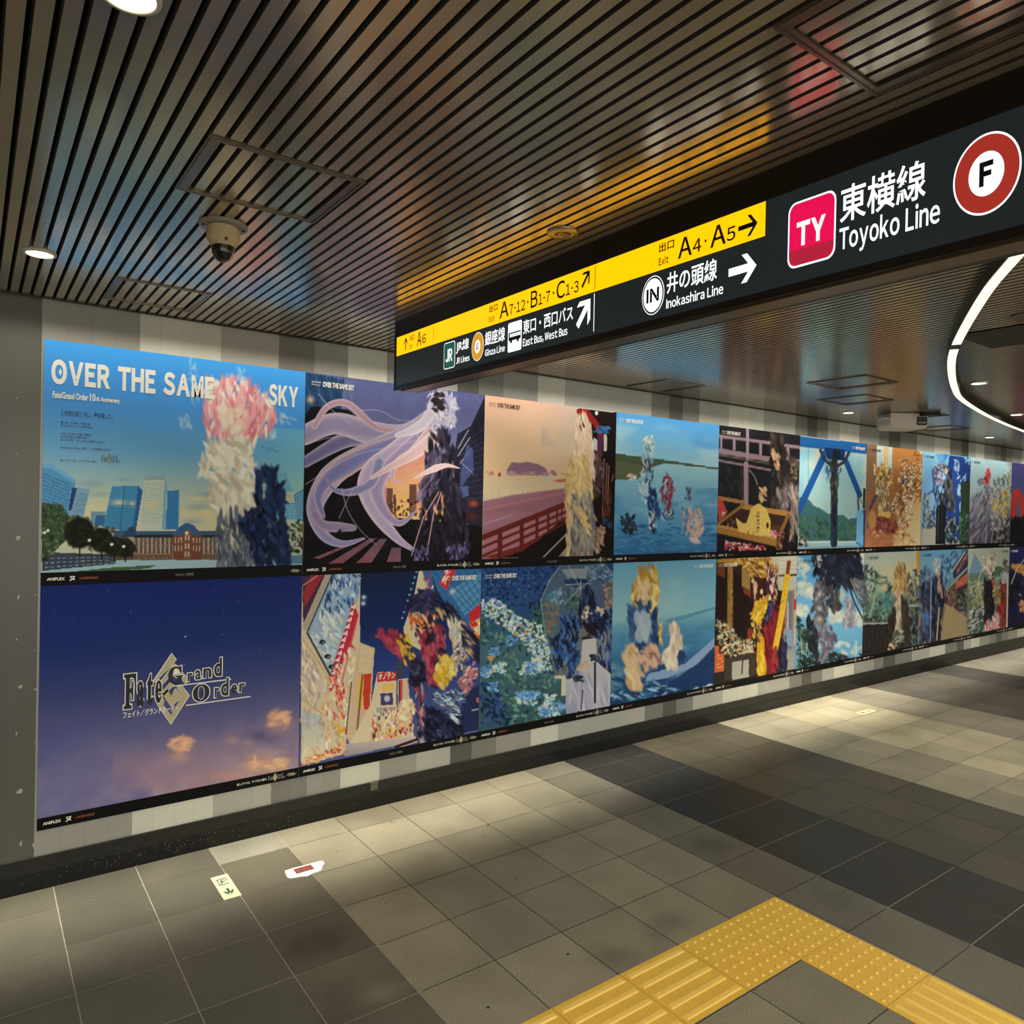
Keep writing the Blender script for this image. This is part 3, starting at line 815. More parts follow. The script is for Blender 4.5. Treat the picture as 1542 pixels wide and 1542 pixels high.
    A.dabs([(590, 510), (690, 530), (790, 580), (760, 740), (640, 660), (585, 590)], [(160, 56, 74), (186, 76, 92), (120, 40, 56), (150, 50, 70)], 90, 30, 12, 40, 24, 6)
    A.dabs([(700, 560), (830, 590), (830, 760), (760, 760)], [(222, 184, 70), (206, 160, 50), (60, 50, 50)], 50, 28, 10, 60, 20, 6)
    A.dabs([(880, 560), (1050, 490), (1070, 640), (1000, 900), (980, 950), (900, 830)], [(156, 52, 74), (130, 40, 60), (186, 80, 96), (50, 36, 50)], 120, 34, 12, 70, 24, 6)
    A.dabs([(1020, 720), (1110, 720), (1120, 840), (1040, 940), (980, 860)], [(226, 190, 80), (206, 164, 54), (232, 206, 110)], 70, 26, 14, 80, 24, 6)
    A.dabs([(800, 760), (900, 740), (920, 930), (850, 950), (795, 900)], [(44, 40, 62), (30, 28, 44), (70, 64, 90)], 50, 28, 14, 60, 30, 5)
    A.dabs([(840, 950), (900, 930), (920, 1330), (870, 1340)], [(44, 46, 70), (160, 150, 160), (170, 60, 80), (30, 30, 46)], 60, 30, 8, 86, 12, 6)
    A.dabs([(920, 1100), (1180, 1130), (1180, 1290), (920, 1330)], [(30, 32, 56), (44, 46, 78), (20, 22, 36)], 100, 34, 14, 40, 30, 4)
    A.dabs([(1120, 640), (1220, 650), (1220, 830), (1130, 850)], [(206, 190, 160), (170, 150, 130), (110, 100, 96), (226, 214, 190)], 60, 18, 9, 60, 50, 8)
    A.dabs([(1080, 440), (1170, 460), (1180, 640), (1100, 640)], [(214, 186, 150), (232, 214, 180), (150, 180, 190)], 40, 32, 9, 85, 12, 6)
    A.dabs([(1150, 900), (1270, 750), (1310, 830), (1210, 1010)], [(206, 130, 130), (226, 170, 160), (150, 100, 100), (190, 110, 116)], 70, 18, 9, 130, 30, 7)
    A.dabs([(970, 990), (1150, 960), (1200, 1000), (1130, 1190), (1090, 1150)], [(150, 170, 190), (200, 210, 214), (84, 96, 130), (50, 56, 90)], 90, 34, 7, 40, 30, 8)


def art_t3(A):
    A.grad([(0, (226, 172, 146)), (.25, (220, 182, 144)), (.45, (214, 178, 136)), (.5, (208, 180, 144)), (.6, (206, 186, 148)), (1, (150, 100, 104))])
    A.mix(np.clip((A.w - .35) * 2.4, 0, 1) * np.clip((.5 - A.t) * 4, 0, 1), (172, 172, 162), .75)
    A.noise(.25, .5, A.t < .5, (228, 196, 160), .5, 2.5); A.noise(.2, .4, (A.t < .5) & (A.w > .4), (150, 150, 160), .55, 2)
    A.poly([(255, 740), (262, 690), (300, 632), (360, 640), (440, 630), (540, 652), (600, 690), (625, 745)], (134, 100, 118), 1, 8)
    A.dabs([(640, 740), (660, 705), (700, 740), (700, 750)], [(140, 108, 120)], 16, 14, 8, 0, 30)
    A.dabs([(260, 710), (600, 715), (700, 755), (255, 745)], [(206, 170, 150), (190, 150, 146), (150, 110, 120)], 40, 18, 6, 0, 10, 6, .6)
    A.ell(187, 740, 14, 20, (172, 60, 44), .3); A.dabs([(60, 700), (130, 710), (130, 740), (60, 735)], [(190, 110, 96)], 12, 10, 5, 0, 30)
    A.line([(560, 790), (660, 770)], 26, (176, 186, 180), al=.7); A.dabs([(668, 788), (780, 776), (780, 800), (668, 806)], [(164, 70, 66), (180, 100, 90)], 16, 18, 7, 0, 8)
    A.poly([(50, 985), (300, 930), (780, 868), (790, 1020), (400, 1140), (45, 1270)], (146, 100, 112), 1, 16)
    A.noise(.05, 9, (A.t > .55) & (A.w < .75), stretch=6)
    A.line([(50, 1050), (760, 900)], 24, (176, 112, 118), al=.7); A.line([(50, 1180), (300, 1100)], 16, (176, 140, 146), al=.6)
    for x in (125, 187, 300, 390, 440, 520): A.line([(x, 880), (x, 960)], 5, (160, 130, 116), al=.6)
    A.poly([(45, 1280), (790, 1010), (790, 1490), (45, 1490)], (160, 106, 112))
    A.poly([(180, 1480), (400, 1395), (790, 1120), (800, 1490)], (26, 16, 12))
    A.poly([(45, 1480), (380, 1370), (560, 1280), (560, 1310), (380, 1420), (200, 1490)], (112, 40, 32))
    for a, b, w in (((40, 1300), (790, 1000), 48), ((40, 1385), (780, 1072), 24), ((40, 1465), (780, 1130), 26), ((200, 1490), (790, 1160), 16)): A.line([a, b], w, (98, 36, 28))
    for x, y0, y1, w in ((192, 1240, 1480, 42), (386, 1165, 1410, 36), (522, 1110, 1300, 28), (622, 1075, 1230, 22), (702, 1045, 1170, 16), (745, 1030, 1130, 12)): A.line([(x, y0), (x, y1)], w, (92, 34, 26))
    A.line([(580, 1476), (785, 1270)], 12, (160, 150, 150)); A.poly([(715, 1470), (800, 1370), (830, 1470)], (150, 130, 122))
    # carriage side
    A.poly([(890, 150), (1232, 186), (1215, 1490), (1010, 1490), (1020, 560), (895, 300)], (26, 16, 16))
    A.line([(900, 175), (965, 180), (1050, 290), (1110, 420)], 50, (136, 30, 30)); A.line([(1085, 330), (1085, 560)], 44, (90, 40, 70))
    A.dabs([(1030, 310), (1170, 310), (1170, 370), (1040, 370)], [(46, 88, 140), (60, 110, 160)], 30, 22, 9, 0, 25)
    A.poly([(1118, 378), (1146, 378), (1146, 528), (1116, 528)], (196, 190, 176)); A.ell(1054, 190, 14, 18, (230, 226, 210), .3); A.poly([(1030, 410), (1060, 430), (1060, 530), (1026, 510)], (190, 192, 190))
    for x, y0, y1 in ((1122, 600, 1120), (1146, 640, 1160), (1165, 660, 1100), (1205, 740, 800)): A.line([(x, y0), (x - 16, y1)], 9, (176, 120, 104), al=.8)
    A.dabs([(1110, 900), (1190, 880), (1170, 1100), (1110, 1150)], [(90, 50, 40), (60, 34, 30)], 30, 30, 8, 85, 10)
    A.dabs([(1110, 1150), (1190, 1150), (1180, 1210), (1120, 1210)], [(30, 60, 96)], 14, 20, 10, 0, 30)
    # washes of cream over grey
    A.dabs([(1020, 520), (1100, 580), (1110, 760), (1060, 1000), (1030, 960)], [(84, 64, 60), (60, 48, 48), (120, 92, 84)], 60, 40, 9, 82, 14, 5)
    A.dabs([(880, 250), (940, 200), (1000, 240), (1022, 420), (1026, 760), (960, 780), (850, 560), (870, 420)], [(226, 196, 166), (236, 212, 184), (212, 176, 150), (220, 188, 150)], 170, 48, 10, 86, 10, 6)
    A.dabs([(820, 560), (960, 560), (1000, 800), (1030, 960), (860, 1040), (775, 1020), (780, 800)], [(216, 186, 120), (226, 200, 140), (196, 160, 100), (206, 174, 116)], 150, 40, 10, 80, 24, 6)
    A.dabs([(860, 900), (1000, 920), (1040, 1100), (1030, 1470), (800, 1470), (800, 1080)], [(134, 132, 124), (112, 112, 108), (160, 152, 130), (90, 92, 96)], 170, 44, 12, 84, 14, 6)
    A.dabs([(780, 1060), (840, 1060), (820, 1470), (790, 1470)], [(214, 180, 130), (200, 166, 120)], 40, 40, 8, 88, 8, 5)
    A.dabs([(860, 980), (950, 1080), (1000, 1180), (990, 1280), (950, 1200), (860, 1060)], [(222, 190, 130), (206, 172, 112)], 46, 28, 8, 55, 16, 5)
    A.dabs([(1040, 1240), (1130, 1200), (1130, 1330), (1050, 1440)], [(160, 130, 110), (140, 112, 96), (186, 150, 126)], 50, 26, 8, 60, 20, 6)


def art_t4(A):
    A.grad([(0, (80, 150, 206)), (.15, (112, 176, 214)), (.35, (150, 194, 204)), (.42, (140, 188, 200)), (.6, (116, 172, 196)), (.8, (84, 146, 184)), (1, (52, 108, 152))])
    A.noise(.16, .7, A.t < .35, (168, 204, 214), .5, 3); A.noise(.12, .5, A.t < .2, (70, 140, 200), .5, 4)
    A.poly([(555, 332), (700, 350), (980, 392), (980, 398), (760, 372), (700, 390), (650, 436), (555, 440)], (72, 88, 62))
    A.poly([(555, 360), (650, 376), (690, 390), (640, 436), (555, 440)], (92, 96, 66))
    A.noise(.05, 10, A.t > .4, stretch=4); A.noise(.1, .5, A.t > .5, (60, 124, 170), .5, 3); A.noise(.06, .45, A.t > .45, (176, 206, 212), .62, 4)
    A.dabs([(555, 620), (970, 600), (970, 735), (555, 740)], [(50, 106, 152), (84, 142, 180), (40, 90, 136)], 160, 16, 4, 4, 12, 6, .7)
    A.dabs([(680, 270), (710, 262), (714, 340), (650, 500), (660, 430), (672, 350)], [(190, 206, 196), (160, 186, 190), (214, 216, 200), (120, 150, 150)], 70, 12, 4, 80, 30, 8)
    A.dabs([(675, 310), (708, 312), (712, 450), (680, 450)], [(60, 60, 72), (110, 160, 186), (150, 190, 206), (90, 70, 76)], 46, 12, 4, 80, 20, 8)
    A.dabs([(684, 450), (712, 450), (740, 580), (710, 640), (695, 640), (690, 560)], [(36, 62, 112), (46, 78, 130), (28, 48, 90)], 60, 14, 5, 84, 10, 6)
    A.dabs([(745, 430), (780, 415), (796, 470), (784, 560), (760, 560), (740, 500)], [(150, 66, 80), (170, 90, 96), (110, 44, 64)], 54, 12, 4, 100, 30, 8)
    A.dabs([(655, 480), (690, 440), (690, 540), (660, 520)], [(170, 200, 206), (196, 210, 200)], 26, 10, 4, 80, 40, 8); A.dabs([(612, 420), (645, 416), (640, 440), (615, 440)], [(220, 170, 170), (230, 210, 200)], 12, 8, 4, 0, 40)
    A.dabs([(582, 590), (640, 585), (640, 640), (600, 665), (584, 640)], [(40, 52, 64), (56, 70, 84), (28, 38, 50)], 40, 12, 5, 80, 30, 5)
    A.dabs([(750, 570), (800, 560), (790, 610), (755, 610)], [(60, 90, 120), (190, 200, 200), (46, 60, 80)], 26, 10, 4, 60, 40)
    A.dabs([(842, 470), (864, 470), (862, 520), (842, 520)], [(76, 74, 92), (110, 150, 180)], 18, 8, 4, 80, 30); A.dabs([(690, 570), (725, 575), (722, 655), (695, 650)], [(40, 60, 90), (190, 196, 196)], 24, 10, 4, 80, 30)
    A.dabs([(858, 560), (905, 550), (912, 640), (890, 700), (850, 690), (830, 640)], [(190, 168, 156), (206, 186, 170), (166, 146, 140)], 70, 14, 6, 80, 30, 6); A.dabs([(830, 560), (856, 560), (850, 640), (825, 660)], [(60, 110, 156), (170, 160, 160)], 24, 12, 5, 84, 16)


def art_t5(A):
    A.grad([(0, (34, 30, 34)), (.5, (36, 36, 40)), (1, (28, 22, 20))])
    A.noise(.2, 8)
    A.dabs([(90, 480), (320, 500), (320, 760), (90, 740)], [(56, 60, 66), (40, 44, 48), (30, 34, 36)], 40, 44, 16, 60, 20, 4, .5)
    b = (156, 128, 136)
    for a, c, w in (((80, 175), (570, 238), 34), ((80, 318), (570, 400), 56), ((80, 410), (570, 500), 24), ((725, 262), (860, 285), 34), ((725, 400), (860, 410), 20)): A.line([a, c], w, b); A.line([(a[0], a[1] + w * .42), (c[0], c[1] + w * .42)], 6, (70, 54, 58))
    for x, y0, y1, w in ((354, 110, 400, 28), (340, 440, 860, 44), (225, 210, 300, 26), (480, 250, 350, 26), (100, 190, 300, 18), (745, 290, 390, 30)): A.line([(x, y0), (x, y1)], w, (164, 138, 146))
    A.line([(80, 355), (560, 440)], 10, (120, 110, 80))
    A.line([(295, 500), (300, 800)], 6, (120, 70, 60)); A.line([(370, 500), (420, 560), (450, 640)], 6, (206, 190, 160), smooth=True)
    A.dabs([(560, 150), (700, 150), (740, 380), (850, 430), (860, 1000), (780, 1160), (700, 900), (640, 860), (580, 800), (600, 560), (555, 420)], [(40, 32, 30), (58, 46, 42), (28, 24, 26), (76, 62, 56)], 200, 46, 13, 84, 14, 5)
    A.dabs([(640, 700), (760, 640), (780, 880), (680, 900)], [(120, 108, 104), (96, 86, 84), (150, 138, 130)], 50, 40, 12, 84, 12, 5); A.dabs([(770, 640), (850, 700), (850, 1080), (770, 1150)], [(150, 126, 116), (120, 100, 94), (176, 156, 142)], 60, 46, 10, 84, 8, 5)
    A.dabs([(585, 290), (660, 360), (655, 510), (600, 440)], [(206, 166, 126), (190, 146, 110), (226, 190, 150)], 26, 26, 10, 80, 20, 5); A.dabs([(770, 420), (840, 440), (820, 600), (780, 580)], [(130, 110, 80), (80, 66, 50)], 24, 18, 8, 60, 40)
    A.dabs([(470, 660), (540, 670), (530, 790), (480, 820)], [(222, 180, 136), (196, 150, 110)], 26, 22, 8, 60, 30, 5)
    A.dabs([(140, 1190), (550, 1240), (540, 1285), (130, 1275)], [(200, 70, 84), (226, 150, 150), (160, 40, 60), (230, 200, 190)], 110, 13, 7, 30, 50)
    A.poly([(80, 990), (310, 830), (740, 920), (640, 1150)], (58, 40, 32)); A.dabs([(480, 1120), (640, 1080), (640, 1160), (500, 1160)], [(222, 150, 150), (200, 80, 90), (236, 200, 190)], 50, 13, 8, 20, 60)
    A.dabs([(150, 1000), (230, 960), (260, 1060), (160, 1050)], [(90, 50, 40), (190, 150, 120)], 20, 14, 6, 100, 20)
    for a, c, w, cc in (((80, 770), (310, 812), 36, (176, 126, 70)), ((305, 850), (755, 925), 50, (180, 130, 68)), ((60, 1065), (645, 1200), 84, (164, 116, 56)), ((75, 1015), (315, 835), 30, (150, 106, 56)), ((640, 1190), (750, 930), 34, (140, 98, 52)), ((70, 1040), (640, 1165), 10, (206, 160, 90)), ((660, 1260), (660, 1180), 60, (120, 84, 48))): A.line([a, c], w, cc)
    A.poly([(345, 1010), (385, 880), (430, 835), (470, 825), (540, 880), (575, 990), (572, 1130), (480, 1140), (345, 1115), (270, 1095), (255, 1040), (240, 960), (300, 1010)], (222, 186, 96))
    A.dabs([(385, 880), (540, 890), (560, 1120), (360, 1100)], [(232, 200, 120), (206, 166, 76), (226, 190, 100)], 60, 16, 5, 70, 30, 4, .7); A.ell(548, 1035, 11, 30, (30, 26, 24), .3); A.dabs([(350, 1090), (420, 1090), (420, 1120), (350, 1120)], [(170, 110, 40)], 10, 12, 4, 80, 10)
    A.poly([(60, 760), (110, 790), (160, 910), (120, 960), (75, 990)], (198, 72, 62)); A.ell(122, 925, 15, 20, (236, 226, 206), .3); A.ell(124, 930, 7, 12, (20, 20, 20), .3)
    for k in range(7): A.line([(575 + k * 16, 1040), (600 + k * 16, 1100)], 3, (170, 90, 70))
    A.dabs([(650, 1100), (720, 1100), (700, 1240), (650, 1250)], [(150, 60, 56), (40, 30, 26), (206, 150, 130)], 30, 16, 7, 60, 30)


def art_t6(A):
    A.grad([(0, (128, 186, 208)), (.5, (160, 196, 194)), (.75, (150, 184, 180)), (1, (140, 170, 176))])
    A.noise(.22, .9, None, (196, 204, 184), .42, 1.2); A.noise(.2, .6, A.t < .7, (110, 172, 204), .55, 1.2)
    A.poly([(850, 770), (890, 745), (950, 790), (1000, 850), (1060, 870), (1130, 920), (1200, 930), (1280, 935), (1330, 975), (1410, 960), (1410, 1200), (850, 1200)], (62, 104, 104))
    A.dabs([(850, 940), (1000, 960), (1150, 1010), (1400, 1000), (1400, 1200), (850, 1190)], [(58, 92, 66), (78, 112, 76), (44, 76, 64)], 160, 18, 9, 70, 50, 6)
    A.poly([(850, 1185), (1410, 1185), (1480, 1240), (1480, 1275), (850, 1275)], (150, 180, 186)); A.line([(850, 1205), (1400, 1195)], 10, (206, 216, 206)); A.line([(850, 1250), (1480, 1240)], 8, (84, 130, 140))
    A.dabs([(850, 1150), (930, 1160), (930, 1230), (850, 1230)], [(70, 60, 56), (190, 176, 150), (40, 36, 36)], 26, 14, 8, 60, 40)
    B = (28, 82, 146)
    A.line([(1110, 330), (845, 900)], 62, B); A.line([(1300, 400), (1440, 740)], 52, B); A.line([(1420, 700), (1430, 910)], 16, (34, 66, 100))
    A.poly([(855, 170), (1515, 245), (1512, 345), (1290, 322), (1100, 300), (855, 272)], (32, 92, 154)); A.poly([(1100, 280), (1300, 300), (1290, 410), (1130, 400)], (22, 50, 96)); A.poly([(1180, 290), (1250, 295), (1250, 400), (1180, 395)], (24, 30, 44))
    A.line([(942, 280), (942, 640)], 4, (90, 120, 130))
    A.line([(1195, 420), (1190, 1215)], 64, (40, 44, 50)); A.dabs([(1150, 430), (1240, 430), (1220, 860), (1165, 860)], [(58, 66, 58), (40, 44, 44), (84, 88, 70)], 60, 34, 8, 88, 8, 5); A.dabs([(1165, 850), (1215, 850), (1205, 1210), (1170, 1210)], [(30, 36, 62), (22, 26, 44), (50, 58, 84)], 50, 34, 7, 89, 4, 5)
    A.line([(1060, 310), (1100, 400), (1180, 470)], 30, (54, 54, 62)); A.line([(1335, 330), (1290, 420), (1210, 470)], 30, (54, 54, 62)); A.dabs([(1110, 480), (1160, 480), (1160, 620), (1120, 600)], [(46, 100, 150)], 16, 26, 4, 80, 16); A.dabs([(1225, 500), (1260, 500), (1250, 570), (1225, 570)], [(46, 100, 150)], 10, 22, 4, 100, 14)
    A.poly([(1410, 900), (1478, 880), (1478, 1240), (1405, 1195)], (110, 172, 206)); A.poly([(1405, 1190), (1478, 1240), (1478, 1260), (1400, 1205)], (44, 116, 170)); A.poly([(1472, 675), (1498, 680), (1490, 880), (1466, 870)], (34, 60, 52)); A.poly([(1474, 880), (1500, 880), (1500, 1270), (1474, 1270)], (44, 60, 110))
    A.line([(1420, 700), (1460, 820)], 8, (50, 70, 80))


def art_t7(A):
    A.grad([(0, (176, 122, 70)), (.4, (150, 98, 56)), (.7, (146, 94, 60)), (1, (176, 118, 80))])
    A.noise(.15, 14, stretch=.4)
    A.poly([(60, 50), (155, 62), (150, 500), (60, 500)], (132, 98, 74), .9)
    A.poly([(155, 62), (300, 82), (296, 290), (150, 260)], (176, 190, 186)); A.windows([(155, 66), (298, 86), (294, 286), (150, 256)], 6, 7, (206, 214, 206), .75, .75, .7); A.poly([(222, 74), (262, 80), (262, 280), (222, 276)], (212, 178, 110))
    A.poly([(300, 82), (600, 124), (600, 300), (300, 260)], (184, 122, 64))
    A.pgrad([(330, 640), (600, 640), (590, 1010), (300, 1010)], (170, 120, 76), (206, 172, 120)); A.pgrad([(430, 560), (590, 560), (585, 1000), (430, 1000)], (196, 160, 110), (204, 184, 140))
    A.dabs([(500, 110), (600, 124), (590, 620), (510, 600)], [(206, 170, 110), (150, 96, 50), (230, 206, 150), (120, 70, 40)], 150, 12, 6, 60, 60)
    A.dabs([(350, 210), (440, 170), (520, 300), (520, 560), (460, 800), (340, 820), (280, 620), (360, 480)], [(196, 166, 126), (222, 200, 160), (140, 100, 70), (96, 66, 46), (210, 186, 146)], 260, 16, 7, 70, 60)
    A.dabs([(380, 340), (430, 350), (430, 440), (380, 440)], [(90, 90, 96), (60, 50, 46)], 14, 14, 8, 80, 30)
    A.dabs([(330, 840), (440, 800), (520, 1000), (340, 1000)], [(190, 140, 90), (150, 90, 56), (214, 180, 130)], 70, 16, 8, 80, 40)
    A.dabs([(130, 250), (200, 240), (300, 280), (300, 440), (140, 430)], [(210, 170, 90), (186, 140, 70), (60, 80, 80), (226, 196, 130)], 90, 18, 6, 80, 40)
    A.dabs([(150, 420), (270, 430), (270, 700), (170, 740), (150, 600)], [(196, 170, 120), (130, 116, 90), (90, 100, 84), (212, 190, 140)], 90, 22, 7, 84, 20)
    A.line([(150, 540), (95, 660), (70, 840)], 26, (66, 72, 76), 12, smooth=True); A.ell(110, 760, 40, 90, (186, 140, 80), .3, .9)
    A.poly([(170, 680), (290, 700), (280, 750), (170, 730)], (214, 170, 90)); A.dabs([(150, 740), (350, 780), (330, 900), (160, 880)], [(110, 50, 50), (140, 70, 50), (120, 60, 60)], 60, 24, 10, 70, 40)
    A.dabs([(120, 870), (220, 870), (220, 960), (120, 960)], [(206, 170, 130), (140, 90, 60)], 20, 16, 7, 70, 30); A.dabs([(50, 880), (330, 900), (330, 1010), (50, 1010)], [(180, 112, 70), (160, 96, 60)], 60, 30, 9, 150, 20, 6, .6)


def art_t8(A):
    A.grad([(0, (128, 188, 220)), (.5, (120, 170, 206)), (.8, (120, 150, 170)), (1, (150, 150, 136))])
    A.poly([(700, 140), (840, 150), (760, 260)], (60, 130, 196)); A.noise(.2, .5, A.t < .6, (170, 206, 224), .5)
    A.poly([(840, 155), (1040, 180), (1030, 420), (930, 620), (940, 960), (760, 960), (770, 600)], (34, 62, 128))
    A.dabs([(890, 200), (930, 190), (920, 340), (890, 340)], [(160, 190, 220)], 16, 16, 7, 80, 30); A.dabs([(980, 180), (1036, 180), (1020, 240), (990, 230)], [(150, 196, 226)], 12, 12, 7, 60, 30); A.dabs([(915, 360), (990, 340), (1000, 400), (940, 620), (915, 600)], [(140, 180, 210), (170, 200, 220)], 30, 18, 7, 100, 30)
    A.poly([(945, 420), (1032, 380), (1026, 1000), (940, 1000)], (44, 56, 40)); A.dabs([(940, 690), (1028, 680), (1026, 980), (930, 980)], [(46, 84, 56), (34, 60, 44), (60, 100, 64)], 60, 16, 9, 80, 40)
    A.dabs([(585, 540), (660, 540), (660, 840), (590, 850)], [(120, 150, 166), (170, 176, 170), (70, 90, 96), (50, 70, 60)], 60, 26, 8, 86, 10); A.poly([(585, 850), (720, 840), (715, 1000), (580, 1005)], (166, 162, 144))
    A.dabs([(690, 250), (790, 240), (770, 460), (690, 440)], [(150, 110, 116), (190, 170, 170), (70, 70, 110), (110, 60, 70)], 80, 14, 6, 70, 40); A.line([(640, 520), (690, 470), (680, 300)], 20, (70, 96, 150), smooth=True)
    A.dabs([(790, 250), (850, 300), (880, 440), (900, 700), (740, 640), (750, 520), (800, 380)], [(36, 36, 40), (56, 58, 62), (24, 24, 30), (90, 92, 92)], 130, 28, 8, 84, 14); A.dabs([(800, 290), (826, 290), (822, 340), (800, 340)], [(220, 190, 170)], 8, 10, 6)
    A.dabs([(690, 460), (740, 470), (740, 760), (690, 760)], [(110, 150, 190), (60, 80, 120), (40, 50, 70)], 50, 26, 7, 86, 10)
    A.poly([(715, 650), (740, 625), (790, 625), (806, 660), (800, 1000), (705, 1000)], (24, 25, 27)); A.line([(735, 650), (728, 960)], 10, (60, 62, 64)); A.line([(770, 645), (765, 960)], 6, (48, 50, 52))
    A.dabs([(800, 740), (920, 740), (910, 990), (800, 990)], [(36, 44, 44), (150, 156, 146), (22, 26, 26), (70, 80, 76)], 80, 20, 7, 80, 30); A.dabs([(600, 720), (700, 660), (700, 830), (620, 850)], [(44, 54, 60), (120, 130, 130)], 30, 18, 7, 70, 30)


def art_t9(A):
    A.grad([(0, (172, 200, 204)), (.35, (170, 196, 196)), (.55, (140, 140, 150)), (.8, (90, 86, 98)), (1, (66, 62, 70))])
    A.mix(np.clip((A.w - .55) * 3, 0, 1) * (A.t < .4), (156, 200, 216), .7)
    A.noise(.15, 8)
    A.dabs([(1040, 560), (1180, 480), (1200, 980), (1035, 980)], [(96, 90, 108), (130, 126, 138), (70, 66, 80), (150, 150, 156)], 100, 40, 8, 118, 10, 6, .7)
    for a, b in (((1170, 600), (1110, 720)), ((1250, 860), (1230, 990)), ((1190, 760), (1180, 990)), ((1140, 500), (1040, 760)), ((1300, 700), (1280, 980))): A.line([a, b], 6, (190, 186, 180), al=.8)
    A.dabs([(1090, 390), (1180, 370), (1170, 420), (1110, 440)], [(130, 130, 136), (90, 90, 96)], 24, 14, 6, 0, 40)
    A.dabs([(1200, 290), (1226, 310), (1210, 440), (1170, 430), (1180, 350)], [(196, 60, 56), (214, 90, 80), (160, 44, 46)], 40, 18, 7, 84, 12)
    A.dabs([(1160, 440), (1230, 430), (1220, 620), (1160, 640)], [(130, 90, 96), (90, 80, 90), (180, 170, 170)], 50, 20, 6, 84, 14)
    A.dabs([(1250, 400), (1420, 330), (1420, 500), (1260, 460)], [(70, 66, 60), (110, 104, 90), (160, 160, 150)], 60, 18, 6, 70, 30)
    A.dabs([(1230, 450), (1330, 450), (1310, 860), (1230, 860)], [(180, 176, 160), (206, 200, 180), (130, 124, 120), (140, 130, 150)], 110, 20, 7, 80, 24)
    A.dabs([(1320, 500), (1400, 440), (1400, 640), (1350, 780), (1300, 680)], [(190, 166, 96), (206, 186, 120), (150, 126, 70)], 80, 22, 8, 80, 20); A.dabs([(1240, 580), (1300, 560), (1290, 690), (1230, 690)], [(200, 180, 110)], 24, 18, 7, 84, 16)
    A.dabs([(1260, 780), (1400, 760), (1400, 990), (1250, 990)], [(60, 50, 46), (120, 110, 100), (40, 34, 36), (170, 166, 156)], 90, 20, 7, 76, 30); A.dabs([(1370, 220), (1424, 216), (1410, 440), (1380, 420)], [(190, 186, 160), (140, 136, 110)], 40, 18, 6, 80, 24)


def art_t10(A):
    A.grad([(0, (64, 58, 104)), (.4, (84, 86, 140)), (.7, (96, 96, 130)), (1, (30, 30, 40))])
    A.noise(.2, .4, A.t < .7, (110, 110, 160), .5)
    A.line([(1440, 730), (1450, 540), (1480, 510), (1520, 620), (1545, 820)], 52, (190, 62, 44), smooth=True); A.line([(1600, 820), (1640, 540), (1700, 500)], 50, (190, 62, 44), smooth=True)
    A.poly([(1400, 780), (1450, 740), (1500, 770), (1800, 760), (1800, 1010), (1400, 1010)], (22, 24, 30)); A.dabs([(1400, 740), (1540, 740), (1540, 800), (1400, 800)], [(22, 26, 30)], 30, 16, 9, 80, 40)


